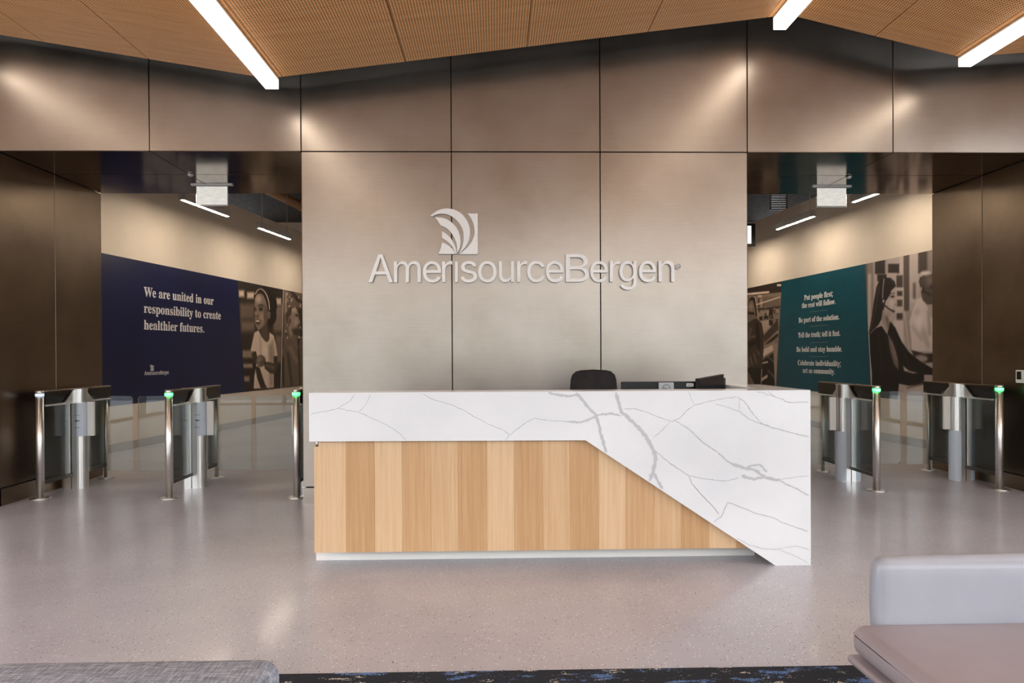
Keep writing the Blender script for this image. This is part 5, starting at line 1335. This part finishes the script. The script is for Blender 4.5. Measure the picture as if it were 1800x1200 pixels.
# ================================================================== PENDANT LIGHTS BEYOND THE PORTALS
def pendant(fr, x0, x1, off, z, label):
    """x0..x1 along the far wall, hung off metres out from it"""
    t = empty('pendant_light', fr[0], fr[1], label, 'light', 'linear pendants beyond the portals')
    MB().box((x0, -off - 0.05, z), (x1, -off + 0.05, z + 0.10), 0.003).build('housing', 'far_base', t)
    MB().box((x0 + 0.01, -off - 0.016, z - 0.006), (x1 - 0.01, -off + 0.016, z)).build('light_strip', 'pendant_strip', t)
    for x in (x0 + 0.12, x1 - 0.12):
        MB().cyl((x, -off), 0.004, z + 0.10, 4.55, 6).build('suspension_wire', 'far_base', t)
pendant(FARL, 2.0, 3.2, 0.84, 3.45, 'slim lit pendant nearest the exit sign beyond the left portal')
pendant(FARL, 4.19, 5.39, 0.84, 3.45, 'slim lit pendant beside the metal wall edge beyond the left portal')
pendant(FARL, 6.40, 7.60, 0.84, 3.45, 'far slim lit pendant deepest beyond the left portal')
pendant(FARL, -0.1, 1.0, 0.84, 3.45, 'slim lit pendant just behind the left soffit')
pendant(FARR, -4.28, -3.10, 0.66, 3.45, 'slim lit pendant left of the exit sign beyond the right portal')
pendant(FARR, -2.07, -0.9, 0.66, 3.45, 'slim lit pendant right of the exit sign beyond the right portal')
pendant(FARR, -6.50, -5.30, 0.66, 3.45, 'far slim lit pendant deepest beyond the right portal')

# a second row, added unseen behind the metal core to brighten the murals
for fr, x0, off, lb in ((FARL, 1.6, 3.0, 'added unseen fill pendant behind the metal wall in the left room, nearer one'), (FARL, 4.4, 2.9, 'added unseen fill pendant behind the metal wall in the left room, farther one'),
                        (FARR, -2.9, 3.2, 'added unseen fill pendant behind the metal wall in the right room, nearer one'), (FARR, -5.7, 3.0, 'added unseen fill pendant behind the metal wall in the right room, farther one')):
    pendant(fr, x0, x0 + 1.2, off, 3.45, lb)

hd = empty('hanging_display', (4.62, 13.0, 3.28), 0, 'black framed display hung high beyond the right portal', 'display')
MB().box((-0.45, -0.04, 0.0), (0.20, 0.04, 0.42), 0.006).build('frame', 'black_plastic', hd)
MB().box((-0.41, -0.045, 0.045), (0.12, -0.04, 0.375)).build('screen', 'display_face', hd)
MB().cyl((-0.12, 0), 0.02, 0.42, 1.27, 10).build('drop_pole', 'black_plastic', hd)
gr = empty('air_grille', (5.68, 14.0, 4.16), 0, 'dark louvred air grille high beyond the right portal', 'vent')
MB().box((-0.18, 0, 0), (0.18, 0.03, 0.025)).box((-0.18, 0, 0.305), (0.18, 0.03, 0.33)).box((-0.18, 0, 0.025), (-0.155, 0.03, 0.305)).box((0.155, 0, 0.025), (0.18, 0.03, 0.305)).build('frame', 'far_base', gr)
MB().box((-0.12, 0.01, 0.33), (-0.10, 0.02, 0.39)).box((0.10, 0.01, 0.33), (0.12, 0.02, 0.39)).build('hanger', 'dark_metal', gr)
for i in range(6):
    MB().box((-0.155, 0.005, 0.04 + i * 0.045), (0.155, 0.03, 0.052 + i * 0.045)).build('slat', 'dark_metal', gr)
o = MB().tube([(-4.6, 9.2, 4.30), (-3.55, 16.6, 4.30)], 0.10, 14).build('duct', 'pipe_copper')
tag(o, 'copper coloured round duct under the dark ceiling beyond the left portal', 'duct')
o = MB().tube([(-4.15, 9.2, 4.38), (-3.2, 16.6, 4.38)], 0.025, 8).build('conduit', 'pipe_copper')
tag(o, 'thin conduit beside the duct beyond the left portal', 'pipe')

# ================================================================== LOUNGE FURNITURE
o = MB().box((-1.9, 0.3, 0.0), (3.6, 2.868, 0.014), 0.004).build('area_rug', 'rug_pile')
tag(o, 'dark navy rug with blue and cream flecks in the foreground', 'rug')

sf = empty('sofa', (1.14, 2.25, 0.014), 0, 'low mauve leather sofa with daylit bolster back at lower right', 'sofa')
cushion((0.0, -0.92, 0.318), (1.95, 0.0, 0.414), 0.035, 0.010).build('seat_cushion', 'leather_mauve', sf)
mb = MB()
for z in (0.384, 0.376):
    mb.tube([(0.035, -0.001, z), (0.008, -0.012, z), (0.000, -0.035, z), (-0.004, -0.2, z), (-0.006, -0.45, z), (-0.001, -0.88, z)], 0.0016, 6)
mb.build('seat_piping', 'joint_black', sf)
cushion((0.094, -0.012, 0.34), (1.9, 0.068, 0.617), 0.034, 0.010).build('back_bolster', 'leather_daylit', sf)
rounded_box((-0.014, -0.95, 0.290), (1.98, -0.004, 0.316), 0.011, 3).build('base_frame', 'leather_mauve', sf)
for x in (0.1, 1.85):
    for y in (-0.85, -0.06):
        MB().cyl((x, y), 0.014, 0.0, 0.292, 12).build('leg', 'dark_metal', sf)

ot = empty('ottoman', (-1.0, 1.60, 0.014), 0, 'grey woven fabric ottoman at lower left', 'ottoman')
cushion((-0.405, -0.40, 0.12), (0.400, 0.40, 0.444), 0.05, 0.004).build('upholstery', 'ottoman_weave', ot)
for x in (-0.33, 0.32):
    for y in (-0.33, 0.33):
        MB().cyl((x, y), 0.018, 0.0, 0.13, 12).build('leg', 'dark_metal', ot)
